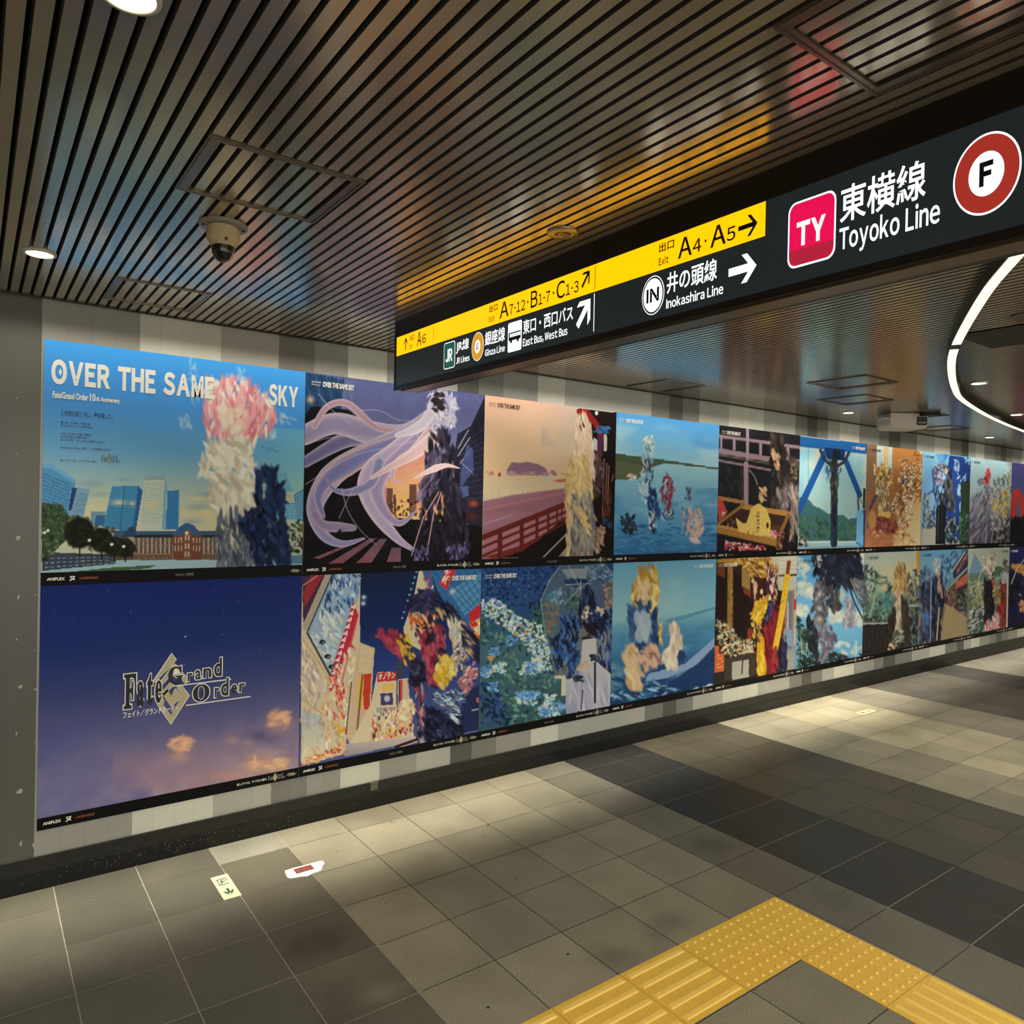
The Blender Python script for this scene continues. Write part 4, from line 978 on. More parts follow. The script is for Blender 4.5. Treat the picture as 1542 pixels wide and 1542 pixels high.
def art_b3(A):
    A.grad([(0, (40, 66, 112)), (.3, (44, 76, 116)), (.5, (72, 104, 116)), (1, (56, 84, 92))])
    A.dabs([(30, 70), (700, 60), (620, 260), (560, 400), (200, 460), (30, 400)], [(26, 46, 96), (44, 76, 132), (60, 104, 150), (34, 60, 110), (22, 34, 72)], 420, 15, 8, 60, 60, 6)
    A.dabs([(450, 430), (560, 400), (590, 680), (480, 640)], [(44, 78, 66), (70, 104, 80), (30, 56, 56)], 60, 18, 9, 60, 50)
    A.dabs([(30, 420), (300, 440), (600, 640), (700, 1000), (780, 1400), (280, 1480), (30, 1130)], [(60, 104, 92), (44, 82, 76), (90, 130, 110), (36, 64, 70), (110, 150, 140)], 420, 24, 11, 50, 50, 7)
    A.dabs([(30, 1120), (180, 1120), (300, 1480), (30, 1520)], [(30, 50, 96), (22, 36, 70), (50, 80, 130)], 90, 26, 11, 50, 50, 5)
    for pts, n in (([(30, 380), (170, 360), (330, 520), (560, 600), (600, 700), (640, 860), (660, 1010), (520, 1000), (420, 760), (230, 620), (30, 520)], 330), ([(130, 960), (250, 900), (240, 1040), (130, 1030)], 50), ([(350, 960), (560, 900), (560, 1040), (350, 1040)], 70), ([(30, 990), (120, 990), (110, 1070), (30, 1060)], 24), ([(330, 1200), (540, 1190), (520, 1310), (330, 1300)], 60), ([(540, 1320), (790, 1300), (760, 1400), (540, 1420)], 60), ([(590, 1220), (690, 1220), (680, 1310), (590, 1310)], 34)):
        A.dabs(pts, [(196, 214, 206), (222, 226, 206), (140, 182, 208), (166, 200, 212), (206, 206, 176)], n, 15, 9, 40, 60, 8)
    for x, y in ((300, 740), (140, 830), (470, 980), (120, 1150), (390, 1230), (590, 1370), (500, 1220), (60, 1010), (720, 1330)): A.dabs([(x - 50, y - 40), (x + 50, y - 40), (x + 50, y + 40), (x - 50, y + 40)], [(92, 146, 196), (120, 170, 210), (74, 124, 180)], 26, 15, 9, 30, 60)
    A.dabs([(220, 640), (450, 540), (440, 790), (300, 700)], [(196, 140, 90), (206, 170, 120)], 12, 14, 8, 60, 40); A.poly([(75, 880), (150, 875), (108, 930)], (196, 150, 80))
    # clear umbrella
    A.poly([(556, 380), (640, 190), (740, 60), (1110, 40), (1205, 140), (1205, 700), (860, 640), (600, 700)], (104, 118, 116), .5)
    A.dabs([(580, 400), (720, 380), (720, 560), (610, 690)], [(130, 104, 80), (110, 110, 90), (84, 100, 96), (150, 120, 96)], 80, 20, 10, 60, 50, 7, .8); A.dabs([(600, 340), (740, 260), (760, 400), (640, 400)], [(110, 150, 166), (70, 110, 130), (140, 150, 130)], 50, 20, 9, 130, 30)
    A.poly([(740, 100), (980, 90), (960, 190), (800, 190)], (146, 154, 150), .8); A.dabs([(950, 70), (1110, 60), (1200, 150), (1190, 240), (1000, 190)], [(90, 124, 150), (60, 90, 120), (120, 140, 150)], 60, 20, 10, 40, 50); A.dabs([(760, 200), (1000, 190), (960, 260), (780, 260)], [(34, 52, 96)], 30, 28, 9, 0, 20); A.dabs([(770, 280), (900, 270), (890, 480), (780, 480)], [(64, 90, 84), (90, 112, 100), (50, 74, 80)], 60, 20, 9, 80, 40)
    A.dabs([(1110, 240), (1200, 200), (1200, 460), (1130, 440)], [(150, 124, 106), (110, 96, 90), (170, 130, 110)], 50, 20, 10, 70, 40)
    for L in ([(556, 380), (640, 190), (740, 60)], [(556, 380), (580, 560), (600, 690)], [(1110, 45), (1205, 145)], [(910, 270), (800, 60)], [(910, 270), (760, 420)], [(910, 270), (1050, 170)], [(780, 240), (1010, 230)]): A.line(L, 5, (196, 206, 196), al=.8)
    A.line([(912, 210), (916, 420)], 10, (150, 160, 160))
    A.poly([(640, 700), (900, 600), (1200, 520), (1200, 1050), (680, 1050)], (120, 116, 112), .75); A.dabs([(640, 720), (850, 700), (850, 1050), (690, 1050)], [(140, 128, 120), (96, 96, 104), (170, 160, 150)], 70, 22, 10, 40, 50)
    A.poly([(680, 1050), (780, 1050), (780, 1230), (740, 1230), (740, 1080), (680, 1075)], (206, 196, 170))
    # ink-blue washes over a pale one
    A.dabs([(900, 330), (980, 270), (1050, 330), (1060, 620), (1010, 640), (900, 600)], [(28, 34, 62), (20, 24, 44), (50, 66, 110)], 110, 44, 9, 86, 12, 5)
    A.dabs([(730, 520), (900, 520), (880, 720), (900, 1050), (820, 1090), (780, 900), (700, 1020), (640, 740), (740, 700)], [(28, 34, 62), (52, 96, 150), (36, 46, 84), (70, 120, 176), (22, 26, 46)], 190, 44, 10, 84, 18, 6)
    A.dabs([(1050, 480), (1200, 470), (1200, 620), (1080, 740), (1040, 660)], [(30, 36, 64), (22, 26, 46), (60, 104, 156)], 70, 36, 13, 40, 30, 5); A.dabs([(1070, 680), (1200, 620), (1195, 1030), (1080, 1040)], [(28, 34, 62), (56, 104, 160), (36, 46, 84), (130, 130, 136)], 110, 40, 9, 84, 16, 6)
    A.dabs([(940, 580), (1050, 590), (1050, 730), (940, 730)], [(24, 22, 28), (34, 32, 38)], 34, 26, 14, 40, 40, 4); A.dabs([(920, 440), (1000, 450), (990, 570), (930, 560)], [(214, 196, 170), (190, 170, 150), (60, 60, 70)], 24, 18, 9, 80, 30); A.dabs([(1050, 440), (1120, 460), (1110, 520), (1070, 520)], [(206, 180, 150)], 12, 18, 9, 40, 20)
    A.pgrad([(930, 730), (1050, 720), (1060, 930), (1195, 1050), (1195, 1330), (800, 1380), (900, 1080)], (196, 190, 180), (178, 172, 186))
    A.pgrad([(780, 1090), (900, 1050), (880, 1380), (780, 1390)], (190, 184, 176), (150, 150, 176)); A.dabs([(830, 1060), (1190, 1060), (1190, 1320), (800, 1360)], [(190, 186, 190), (160, 156, 176), (206, 200, 196), (146, 146, 170)], 70, 60, 10, 80, 14, 5, .6)
    A.line([(1040, 940), (1040, 1290)], 18, (34, 38, 60)); A.line([(930, 1180), (915, 1350)], 10, (60, 58, 76)); A.dabs([(1000, 860), (1070, 880), (1060, 930), (1010, 920)], [(40, 44, 60)], 16, 20, 8, 30, 30); A.dabs([(880, 960), (980, 900), (990, 960), (890, 1040)], [(206, 180, 150), (190, 160, 134)], 24, 22, 9, 130, 20)
    A.dabs([(850, 1060), (930, 1050), (920, 1100), (860, 1100)], [(30, 50, 60)], 14, 20, 9, 0, 20)


def art_b4(A):
    A.grad([(0, (104, 164, 190)), (.25, (132, 180, 190)), (.4, (140, 184, 188)), (.5, (84, 140, 166)), (.7, (56, 108, 146)), (1, (28, 62, 100))])
    A.noise(.3, .6, A.t < .42, (164, 196, 192), .45, 2); A.mix(np.clip((A.w - .6) * 2, 0, 1) * (A.t < .45), (90, 156, 190), .5)
    A.poly([(760, 1012), (968, 955), (968, 965), (780, 1025)], (92, 140, 160)); A.noise(.05, 14, A.t > .48, stretch=4); A.noise(.09, .5, A.t > .5, (140, 184, 190), .6, 4); A.noise(.08, .7, A.t > .75, (20, 48, 84), .45, 3)
    A.poly([(690, 1230), (840, 1190), (965, 1080), (966, 1130), (900, 1190), (760, 1250), (680, 1260)], (132, 156, 186)); A.poly([(890, 1190), (968, 1110), (966, 1290), (700, 1320)], (26, 52, 92), .9); A.dabs([(870, 1290), (960, 1270), (950, 1300), (870, 1300)], [(180, 200, 206)], 14, 14, 4, 0, 20)
    A.dabs([(550, 1250), (700, 1260), (850, 1300), (700, 1335), (550, 1340)], [(40, 90, 130), (130, 170, 186), (24, 54, 92)], 60, 22, 5, 10, 20)
    A.dabs([(640, 830), (690, 790), (725, 800), (735, 900), (725, 1000), (745, 1090), (715, 1120), (700, 1000), (680, 920), (620, 980), (632, 880)], [(214, 172, 84), (190, 146, 64), (226, 194, 110), (170, 126, 56), (232, 206, 140)], 170, 24, 6, 84, 18, 6)
    A.dabs([(655, 860), (690, 865), (685, 920), (655, 920)], [(224, 192, 150)], 14, 14, 8, 80, 20); A.dabs([(610, 990), (650, 940), (720, 950), (730, 1100), (660, 1180), (620, 1100)], [(40, 70, 116), (30, 54, 92), (60, 96, 140)], 80, 26, 8, 80, 20, 5); A.dabs([(640, 990), (690, 985), (695, 1080), (645, 1090)], [(172, 186, 190), (150, 168, 180)], 40, 22, 10, 84, 16, 5)
    A.dabs([(595, 1150), (640, 1120), (665, 1230), (650, 1300), (610, 1280)], [(216, 184, 136), (196, 160, 112), (228, 202, 160)], 60, 26, 10, 70, 14, 5); A.dabs([(650, 1160), (720, 1100), (740, 1180), (680, 1210)], [(196, 150, 130), (160, 110, 106), (214, 176, 140)], 40, 22, 8, 60, 30, 5)
    A.dabs([(780, 1030), (820, 1030), (825, 1110), (805, 1210), (760, 1200), (750, 1160), (785, 1100)], [(214, 196, 166), (196, 174, 146), (226, 212, 186)], 80, 20, 8, 80, 20, 5); A.dabs([(815, 1140), (842, 1140), (836, 1180), (820, 1180)], [(36, 56, 96)], 12, 14, 6, 60, 30)


def art_b5(A):
    A.grad([(0, (60, 40, 26)), (.4, (36, 24, 20)), (1, (50, 38, 30))])
    A.poly([(50, 290), (160, 180), (380, 420), (380, 900), (50, 900)], (36, 24, 20)); A.line([(188, 180), (184, 790)], 52, (150, 112, 56)); A.dabs([(165, 300), (212, 300), (208, 780), (162, 780)], [(120, 86, 44), (170, 130, 66)], 40, 16, 5, 88, 6); A.poly([(60, 180), (140, 190), (130, 320), (60, 290)], (110, 56, 34))
    A.poly([(60, 140), (560, 110), (640, 160), (660, 300), (400, 340), (340, 240), (300, 200), (60, 170)], (176, 128, 52)); A.dabs([(220, 130), (560, 110), (640, 200), (540, 300), (400, 330), (330, 220)], [(206, 160, 70), (160, 110, 40), (226, 190, 110), (96, 56, 30)], 90, 34, 9, 20, 30)
    A.poly([(300, 200), (400, 330), (400, 460), (300, 400)], (190, 150, 76), .8); A.poly([(310, 420), (410, 460), (400, 520), (320, 470)], (150, 70, 40), .8)
    A.pgrad([(560, 110), (840, 100), (838, 460), (650, 440), (640, 200)], (206, 200, 170), (170, 168, 150)); A.windows([(660, 120), (830, 110), (830, 280), (660, 280)], 7, 4, (226, 220, 190), .7, .6, .6); A.line([(660, 300), (835, 292)], 16, (60, 50, 44)); A.windows([(660, 320), (835, 316), (835, 430), (660, 430)], 1, 6, (206, 200, 180), 1, .4, .7)
    A.pgrad([(700, 450), (838, 440), (828, 1200), (690, 1220)], (130, 120, 116), (150, 150, 150)); A.line([(820, 450), (812, 960)], 22, (206, 170, 140)); A.line([(818, 540), (815, 620)], 24, (190, 50, 44)); A.line([(770, 480), (765, 1000)], 34, (110, 112, 118)); A.line([(745, 560), (742, 1000)], 10, (196, 196, 190)); A.poly([(715, 820), (790, 820), (786, 980), (715, 980)], (130, 150, 176)); A.poly([(730, 1060), (825, 1040), (822, 1200), (730, 1215)], (150, 150, 140))
    A.poly([(380, 320), (520, 320), (520, 560), (380, 560)], (66, 30, 24)); A.ell(490, 455, 14, 26, (236, 206, 150), .5); A.ell(405, 350, 14, 24, (226, 190, 130), .5); A.ell(240, 185, 14, 24, (226, 200, 140), .5)
    A.dabs([(390, 740), (480, 740), (480, 920), (400, 910)], [(210, 166, 70), (226, 190, 100), (120, 70, 40)], 40, 22, 7, 84, 14); A.dabs([(355, 820), (400, 830), (390, 950), (355, 940)], [(150, 60, 40)], 20, 20, 8, 84, 10)
    A.dabs([(415, 360), (450, 340), (440, 600), (415, 600)], [(224, 190, 160), (206, 160, 130)], 24, 24, 7, 84, 10); A.dabs([(385, 700), (430, 570), (540, 490), (580, 520), (520, 640), (480, 760)], [(222, 170, 40), (206, 150, 30), (236, 196, 80)], 80, 28, 10, 120, 24, 6)
    A.dabs([(540, 200), (590, 160), (640, 200), (645, 420), (620, 600), (540, 460)], [(214, 170, 60), (120, 60, 90), (80, 40, 60), (230, 200, 160), (90, 50, 90)], 110, 28, 7, 86, 14); A.dabs([(560, 320), (620, 320), (610, 460), (570, 440)], [(234, 200, 180)], 16, 18, 9, 80, 20)
    A.dabs([(540, 570), (600, 560), (600, 700), (530, 760)], [(66, 58, 110), (50, 44, 86)], 30, 26, 10, 84, 14); A.dabs([(490, 880), (540, 760), (600, 700), (640, 590), (720, 640), (700, 860), (640, 1240), (540, 1240)], [(140, 36, 46), (160, 50, 56), (110, 28, 36), (120, 36, 40)], 190, 44, 11, 84, 14, 5); A.dabs([(450, 1000), (500, 900), (530, 1240), (445, 1250)], [(226, 176, 40), (206, 156, 36), (236, 196, 70)], 60, 44, 10, 86, 8, 5); A.dabs([(640, 880), (730, 860), (740, 1210), (650, 1230)], [(34, 34, 60), (46, 46, 76), (24, 24, 40)], 70, 44, 10, 88, 6, 5)
    A.line([(738, 300), (690, 640), (625, 1000)], 56, (226, 178, 44), smooth=True); A.line([(755, 170), (742, 270)], 36, (140, 50, 40)); A.line([(625, 1000), (600, 1140)], 36, (150, 60, 40)); A.dabs([(715, 320), (750, 330), (650, 980), (620, 960)], [(190, 140, 30), (236, 200, 90)], 30, 12, 5, 0, 30)
    A.dabs([(50, 700), (150, 760), (260, 880), (430, 940), (430, 1060), (130, 1080), (60, 900)], [(206, 190, 150), (226, 214, 176), (206, 150, 90), (90, 90, 70), (150, 150, 120)], 260, 15, 8, 50, 60); A.poly([(130, 1100), (420, 1040), (440, 1250), (220, 1310), (130, 1310)], (66, 56, 48)); A.poly([(205, 1140), (370, 1110), (370, 1280), (205, 1310)], (176, 170, 154)); A.line([(300, 1250), (310, 1120), (350, 1080), (375, 1130), (370, 1250)], 12, (60, 44, 36), smooth=True)
    A.poly([(35, 980), (75, 970), (80, 1050), (130, 1050), (125, 1220), (35, 1240)], (206, 100, 56)); A.windows([(50, 1060), (126, 1060), (124, 1220), (46, 1230)], 1, 6, (226, 180, 140), .8, .2, .8); A.poly([(35, 1240), (130, 1220), (130, 1320), (35, 1330)], (44, 40, 34))


def art_b6(A):
    A.grad([(0, (80, 150, 200)), (.4, (110, 170, 206)), (.7, (110, 170, 200)), (1, (96, 150, 180))])
    for x, y, rx, ry in ((880, 220, 50, 90), (900, 420, 80, 60), (950, 470, 60, 40), (880, 640, 60, 60), (1300, 1000, 170, 60), (1250, 700, 90, 50), (1430, 720, 60, 60), (1200, 680, 50, 50), (1440, 180, 50, 90)): A.dabs([(x - rx, y - ry), (x + rx, y - ry), (x + rx, y + ry), (x - rx, y + ry)], [(206, 206, 180), (186, 196, 190), (216, 214, 190)], 26, 30, 18, 20, 50, 6, .6)
    A.dabs([(835, 680), (930, 860), (940, 1180), (830, 1200)], [(50, 66, 48), (70, 88, 60), (36, 46, 36)], 90, 22, 10, 70, 40); A.dabs([(900, 1080), (1200, 1040), (1360, 1080), (1470, 1060), (1470, 1110), (840, 1210)], [(40, 50, 38), (28, 36, 30)], 70, 26, 12, 30, 40); A.line([(870, 900), (880, 1030), (920, 1050), (935, 900)], 6, (190, 190, 160), smooth=True)
    A.dabs([(990, 100), (1430, 95), (1480, 340), (1330, 400), (1200, 400), (1110, 420), (1010, 300)], [(28, 30, 42), (20, 22, 30), (44, 48, 66), (34, 38, 54)], 260, 52, 15, 80, 30, 4); A.dabs([(980, 120), (1070, 100), (1060, 220), (1000, 230)], [(190, 186, 170), (60, 60, 70)], 24, 24, 8, 80, 30); A.dabs([(1380, 340), (1478, 360), (1480, 640), (1440, 560)], [(90, 96, 100), (60, 66, 72), (130, 130, 126)], 50, 30, 10, 60, 20)
    A.dabs([(1020, 340), (1090, 330), (1110, 560), (1130, 660), (1090, 800), (990, 760), (980, 560)], [(96, 90, 92), (70, 66, 72), (120, 112, 110)], 110, 34, 12, 86, 20, 5); A.dabs([(1110, 420), (1240, 410), (1250, 600), (1190, 660), (1120, 560)], [(62, 58, 60), (84, 78, 76), (44, 42, 46)], 80, 32, 11, 80, 24, 5)
    for x, y, rx, ry in ((1050, 480, 34, 50), (1052, 620, 38, 40), (1050, 720, 44, 40), (1270, 490, 46, 74), (1075, 860, 18, 34), (1120, 790, 20, 26), (1190, 870, 22, 22), (1050, 990, 20, 40), (1340, 540, 24, 56)): A.ell(x, y, rx, ry, (190, 184, 160), 1, .9)
    A.dabs([(1000, 800), (1150, 780), (1220, 900), (1190, 980), (1080, 1140), (1040, 1130), (1070, 960)], [(110, 102, 116), (130, 122, 132), (90, 84, 96)], 110, 28, 11, 60, 30, 5); A.dabs([(1300, 500), (1380, 560), (1410, 740), (1390, 800), (1280, 790), (1300, 660)], [(146, 142, 152), (120, 116, 130), (176, 170, 166)], 80, 32, 10, 84, 18, 5); A.dabs([(930, 660), (985, 760), (1040, 900), (1030, 1150), (940, 1000)], [(36, 38, 44), (26, 28, 32), (56, 58, 62)], 90, 40, 10, 80, 14, 4)
    A.line([(1310, 320), (1380, 540), (1470, 720)], 16, (40, 42, 46)); A.line([(1345, 310), (1410, 500), (1478, 640)], 18, (34, 36, 40)); A.line([(1350, 330), (1470, 640)], 6, (190, 190, 186))


def art_b7(A):
    A.grad([(0, (160, 172, 156)), (.2, (180, 170, 136)), (.35, (176, 160, 122)), (.5, (90, 104, 88)), (1, (50, 56, 50))])
    A.mix(np.clip((.35 - A.w) * 3, 0, 1) * (A.t < .4), (140, 160, 156), .6)
    A.dabs([(20, 240), (120, 300), (290, 400), (290, 780), (20, 780)], [(50, 66, 60), (74, 96, 82), (36, 46, 44), (120, 150, 132), (84, 116, 104)], 260, 20, 8, 70, 50); A.dabs([(0, 260), (60, 250), (60, 620), (0, 700)], [(56, 58, 66), (84, 88, 92)], 50, 26, 9, 80, 30); A.line([(165, 440), (90, 740)], 22, (120, 150, 130)); A.dabs([(200, 490), (290, 500), (290, 740), (200, 740)], [(80, 130, 120), (60, 100, 94)], 40, 22, 8, 84, 14)
    A.dabs([(30, 770), (190, 750), (190, 800), (40, 800)], [(40, 40, 36), (90, 90, 84)], 30, 14, 7, 60, 50); A.line([(25, 806), (262, 800)], 14, (150, 160, 150)); A.poly([(25, 815), (260, 808), (255, 1060), (20, 1100)], (34, 30, 28)); A.windows([(30, 830), (250, 820), (248, 1040), (26, 1070)], 9, 1, (56, 52, 48), .3, .9, .8)
    A.dabs([(430, 320), (560, 300), (560, 760), (430, 760)], [(60, 70, 66), (96, 96, 84), (40, 44, 46), (130, 104, 66), (80, 120, 116)], 120, 22, 8, 80, 30); A.dabs([(460, 760), (565, 620), (560, 990), (470, 1000)], [(50, 76, 80), (30, 32, 36), (110, 116, 110), (36, 36, 40)], 80, 30, 8, 86, 16); A.line([(450, 640), (575, 630)], 12, (170, 176, 170)); A.line([(490, 370), (520, 540)], 12, (150, 150, 140)); A.poly([(530, 140), (560, 100), (575, 330), (530, 320)], (186, 130, 50))
    A.dabs([(345, 250), (400, 230), (435, 330), (430, 480), (400, 500), (310, 500), (310, 380)], [(150, 116, 64), (176, 140, 84), (120, 90, 50), (190, 160, 104)], 110, 34, 7, 86, 12, 5); A.dabs([(320, 480), (400, 480), (400, 600), (350, 640)], [(190, 154, 124), (170, 134, 106)], 30, 24, 9, 80, 20); A.dabs([(320, 620), (400, 600), (400, 900), (310, 900)], [(170, 156, 124), (190, 176, 146), (140, 126, 100)], 70, 40, 9, 88, 8, 5); A.dabs([(270, 720), (330, 660), (320, 900), (300, 1050), (256, 1050)], [(40, 30, 26), (56, 42, 34)], 50, 34, 9, 86, 10, 4); A.dabs([(390, 560), (440, 600), (465, 800), (460, 1000), (370, 1040), (390, 860)], [(40, 32, 26), (52, 42, 34), (66, 56, 44)], 80, 38, 9, 86, 10, 4); A.ell(352, 920, 50, 52, (110, 108, 92), .4, .9); A.dabs([(310, 870), (410, 870), (400, 980), (310, 980)], [(130, 126, 110), (70, 66, 56), (160, 156, 136)], 40, 18, 7, 60, 50); A.dabs([(260, 990), (340, 1000), (330, 1050), (260, 1055)], [(190, 150, 116)], 14, 16, 7, 30, 30)


def art_b8(A):
    A.grad([(0, (92, 146, 176)), (.25, (110, 150, 166)), (.5, (80, 100, 116)), (.6, (120, 110, 92)), (1, (140, 120, 84))])
    A.dabs([(720, 160), (1010, 100), (900, 260), (820, 480), (760, 480)], [(50, 92, 132), (70, 116, 150), (40, 74, 110), (120, 150, 160)], 120, 20, 8, 110, 30)
    A.poly([(830, 460), (1010, 270), (1010, 820), (930, 740), (760, 640)], (58, 44, 40)); A.poly([(860, 280), (980, 110), (1010, 110), (1010, 270), (880, 390)], (44, 50, 66)); A.windows([(905, 290), (1005, 130), (1005, 190), (910, 350)], 7, 1, (190, 110, 90), .5, .9, .9); A.line([(860, 320), (985, 130)], 16, (160, 160, 150)); A.line([(830, 470), (1008, 280)], 14, (150, 156, 150)); A.poly([(890, 420), (1008, 320), (1008, 430), (900, 480)], (150, 66, 46)); A.windows([(895, 420), (1005, 330), (1005, 420), (900, 480)], 8, 1, (210, 150, 110), .4, .9, .8)
    A.dabs([(790, 480), (900, 450), (900, 660), (780, 640)], [(110, 96, 80), (150, 140, 120), (60, 44, 40), (130, 60, 46)], 80, 22, 7, 86, 14); A.dabs([(920, 520), (1005, 480), (1005, 740), (920, 690)], [(40, 40, 40), (80, 84, 80), (120, 116, 104), (60, 80, 74)], 70, 22, 8, 70, 40)
    A.pgrad([(760, 600), (860, 650), (1000, 740), (1000, 910), (730, 970)], (156, 134, 98), (150, 130, 92)); A.pgrad([(740, 640), (800, 640), (760, 960), (720, 960)], (120, 104, 78), (150, 130, 92))
    A.dabs([(560, 330), (670, 330), (680, 980), (560, 990)], [(40, 46, 66), (56, 64, 92), (26, 28, 40), (84, 96, 120)], 140, 36, 10, 84, 18, 5); A.dabs([(590, 720), (660, 720), (650, 800), (600, 800)], [(60, 100, 150)], 14, 24, 9, 86, 10); A.dabs([(580, 250), (660, 290), (660, 420), (580, 420)], [(110, 140, 150), (70, 90, 110)], 30, 22, 8, 70, 40)
    A.dabs([(690, 330), (760, 330), (780, 560), (770, 760), (745, 960), (660, 970), (665, 600)], [(32, 34, 52), (24, 26, 38), (46, 50, 72)], 130, 44, 9, 87, 8, 4); A.dabs([(690, 220), (745, 200), (745, 330), (700, 350)], [(160, 166, 160), (190, 180, 160), (120, 130, 136)], 44, 22, 7, 84, 14); A.dabs([(715, 340), (745, 330), (752, 520), (735, 520)], [(176, 150, 130), (150, 130, 116)], 20, 24, 6, 88, 6); A.line([(755, 440), (768, 560)], 16, (180, 130, 96)); A.line([(665, 400), (660, 960)], 7, (150, 160, 170)); A.line([(742, 660), (718, 960)], 12, (180, 166, 130))


def art_b9(A):
    A.grad([(0, (166, 172, 152)), (.3, (166, 170, 148)), (.45, (110, 124, 104)), (.7, (100, 106, 90)), (1, (140, 136, 122))])
    A.poly([(1020, 330), (1075, 140), (1150, 280), (1160, 340)], (112, 140, 164)); A.poly([(1020, 330), (1160, 320), (1300, 280), (1400, 260), (1400, 360), (1020, 420)], (96, 120, 100)); A.poly([(1260, 270), (1345, 270), (1345, 350), (1260, 350)], (70, 104, 76))
    A.dabs([(1020, 400), (1180, 420), (1170, 680), (1020, 700)], [(110, 130, 96), (150, 150, 116), (90, 104, 84), (176, 170, 130), (180, 140, 80)], 130, 20, 7, 70, 40); A.dabs([(1020, 680), (1180, 640), (1180, 880), (1030, 900)], [(60, 74, 76), (160, 164, 150), (36, 46, 50), (200, 196, 176)], 130, 30, 7, 125, 30)
    A.line([(1020, 470), (1390, 340)], 8, (186, 184, 160)); A.line([(1160, 250), (1110, 420), (1130, 560)], 8, (196, 186, 150), smooth=True)
    A.dabs([(1170, 170), (1210, 110), (1265, 130), (1275, 260), (1230, 340), (1160, 320)], [(206, 196, 170), (180, 166, 140), (226, 216, 190), (140, 120, 104)], 100, 22, 7, 80, 30, 6); A.dabs([(1170, 400), (1250, 390), (1260, 640), (1240, 790), (1170, 790), (1165, 560)], [(32, 28, 34), (22, 20, 24), (50, 42, 46)], 120, 36, 9, 88, 10, 4); A.dabs([(1200, 340), (1250, 340), (1250, 410), (1200, 410)], [(60, 36, 44), (200, 180, 160)], 20, 16, 7, 60, 40)
    A.dabs([(1320, 420), (1380, 400), (1390, 840), (1280, 850), (1290, 600)], [(120, 44, 38), (140, 60, 48), (96, 36, 32)], 90, 36, 9, 86, 12, 4); A.line([(1240, 410), (1300, 580), (1350, 700)], 20, (180, 50, 60)); A.dabs([(1180, 790), (1250, 760), (1260, 880), (1180, 890)], [(190, 80, 96), (206, 180, 170)], 36, 22, 7, 84, 16); A.dabs([(1240, 740), (1300, 720), (1310, 860), (1240, 870)], [(196, 190, 180), (200, 120, 130)], 40, 22, 7, 70, 30); A.dabs([(1345, 210), (1380, 200), (1380, 320), (1345, 320)], [(70, 60, 54), (150, 140, 120)], 26, 18, 6, 86, 12); A.dabs([(1330, 320), (1390, 320), (1380, 430), (1330, 430)], [(170, 170, 170)], 20, 18, 8, 70, 30); A.line([(1385, 360), (1378, 840)], 14, (190, 184, 166)); A.dabs([(1250, 450), (1320, 440), (1310, 620), (1250, 600)], [(150, 130, 80), (110, 110, 90), (180, 160, 110)], 40, 20, 7, 110, 30)


def art_b10(A):
    A.grad([(0, (38, 40, 88)), (.4, (32, 34, 76)), (1, (26, 26, 56))])
    A.dabs([(1400, 320), (1480, 320), (1500, 520), (1460, 640), (1400, 640)], [(22, 22, 32), (34, 34, 46)], 60, 34, 11, 80, 30, 4); A.dabs([(1500, 380), (1700, 360), (1700, 760), (1500, 640)], [(30, 28, 38), (150, 130, 110), (50, 40, 50), (90, 50, 50)], 70, 26, 9, 70, 40, 5); A.dabs([(1425, 250), (1545, 250), (1560, 360), (1480, 320)], [(186, 126, 58), (206, 146, 76)], 50, 28, 9, 20, 20, 5); A.line([(1420, 430), (1470, 300), (1545, 195)], 9, (170, 180, 186)); A.dabs([(1490, 600), (1560, 590), (1560, 710), (1510, 680)], [(196, 140, 90)], 24, 20, 9, 60, 30)

# ------------------------------------------------------------------ posters on the wall
m_print = mat('poster_print', (200, 200, 200), rough=0.6, spec=0.1, attr=True)
m_sheet = mat('poster_sheet', (30, 28, 28), rough=0.5, noise=0.05, nscale=30)
m_cap = mat('caption_black', (11, 9, 9), rough=0.55, spec=0.15, noise=0.1, nscale=30)
m_ink_w = mat('white_ink', (248, 246, 236), rough=0.45, noise=0.02, nscale=50)
m_ink_k = mat('black_ink', (26, 24, 26), rough=0.45, noise=0.02, nscale=50)
m_ink_n = mat('navy_ink', (34, 52, 84), rough=0.45, noise=0.02, nscale=50)
m_ink_g = mat('grey_ink', (150, 146, 136), rough=0.45, noise=0.02, nscale=50)
m_ink_o = mat('orange_ink', (160, 84, 50), rough=0.45, noise=0.02, nscale=50)
m_ink_b = mat('beige_ink', (196, 184, 148), rough=0.45, noise=0.05, nscale=50)
INK = [m_ink_w, m_ink_k, m_ink_n, m_ink_g, m_ink_o, m_ink_b]
PX = [-0.010, 1.073, 2.131, 3.177, 4.238, 5.282, 6.345, 7.41, 8.51, 9.617, 10.69]
ROWS = {'t': (1.228, 1.282, 2.224), 'b': (0.236, 0.286, 1.228)}
WALLG = 'posters in two rows along the passage wall'


def flat(y):
    return lambda x, z: (x, y, z)


def rhomb(mb, pts, y, m):
    mb.face([(x, y, z) for x, z in pts], m)


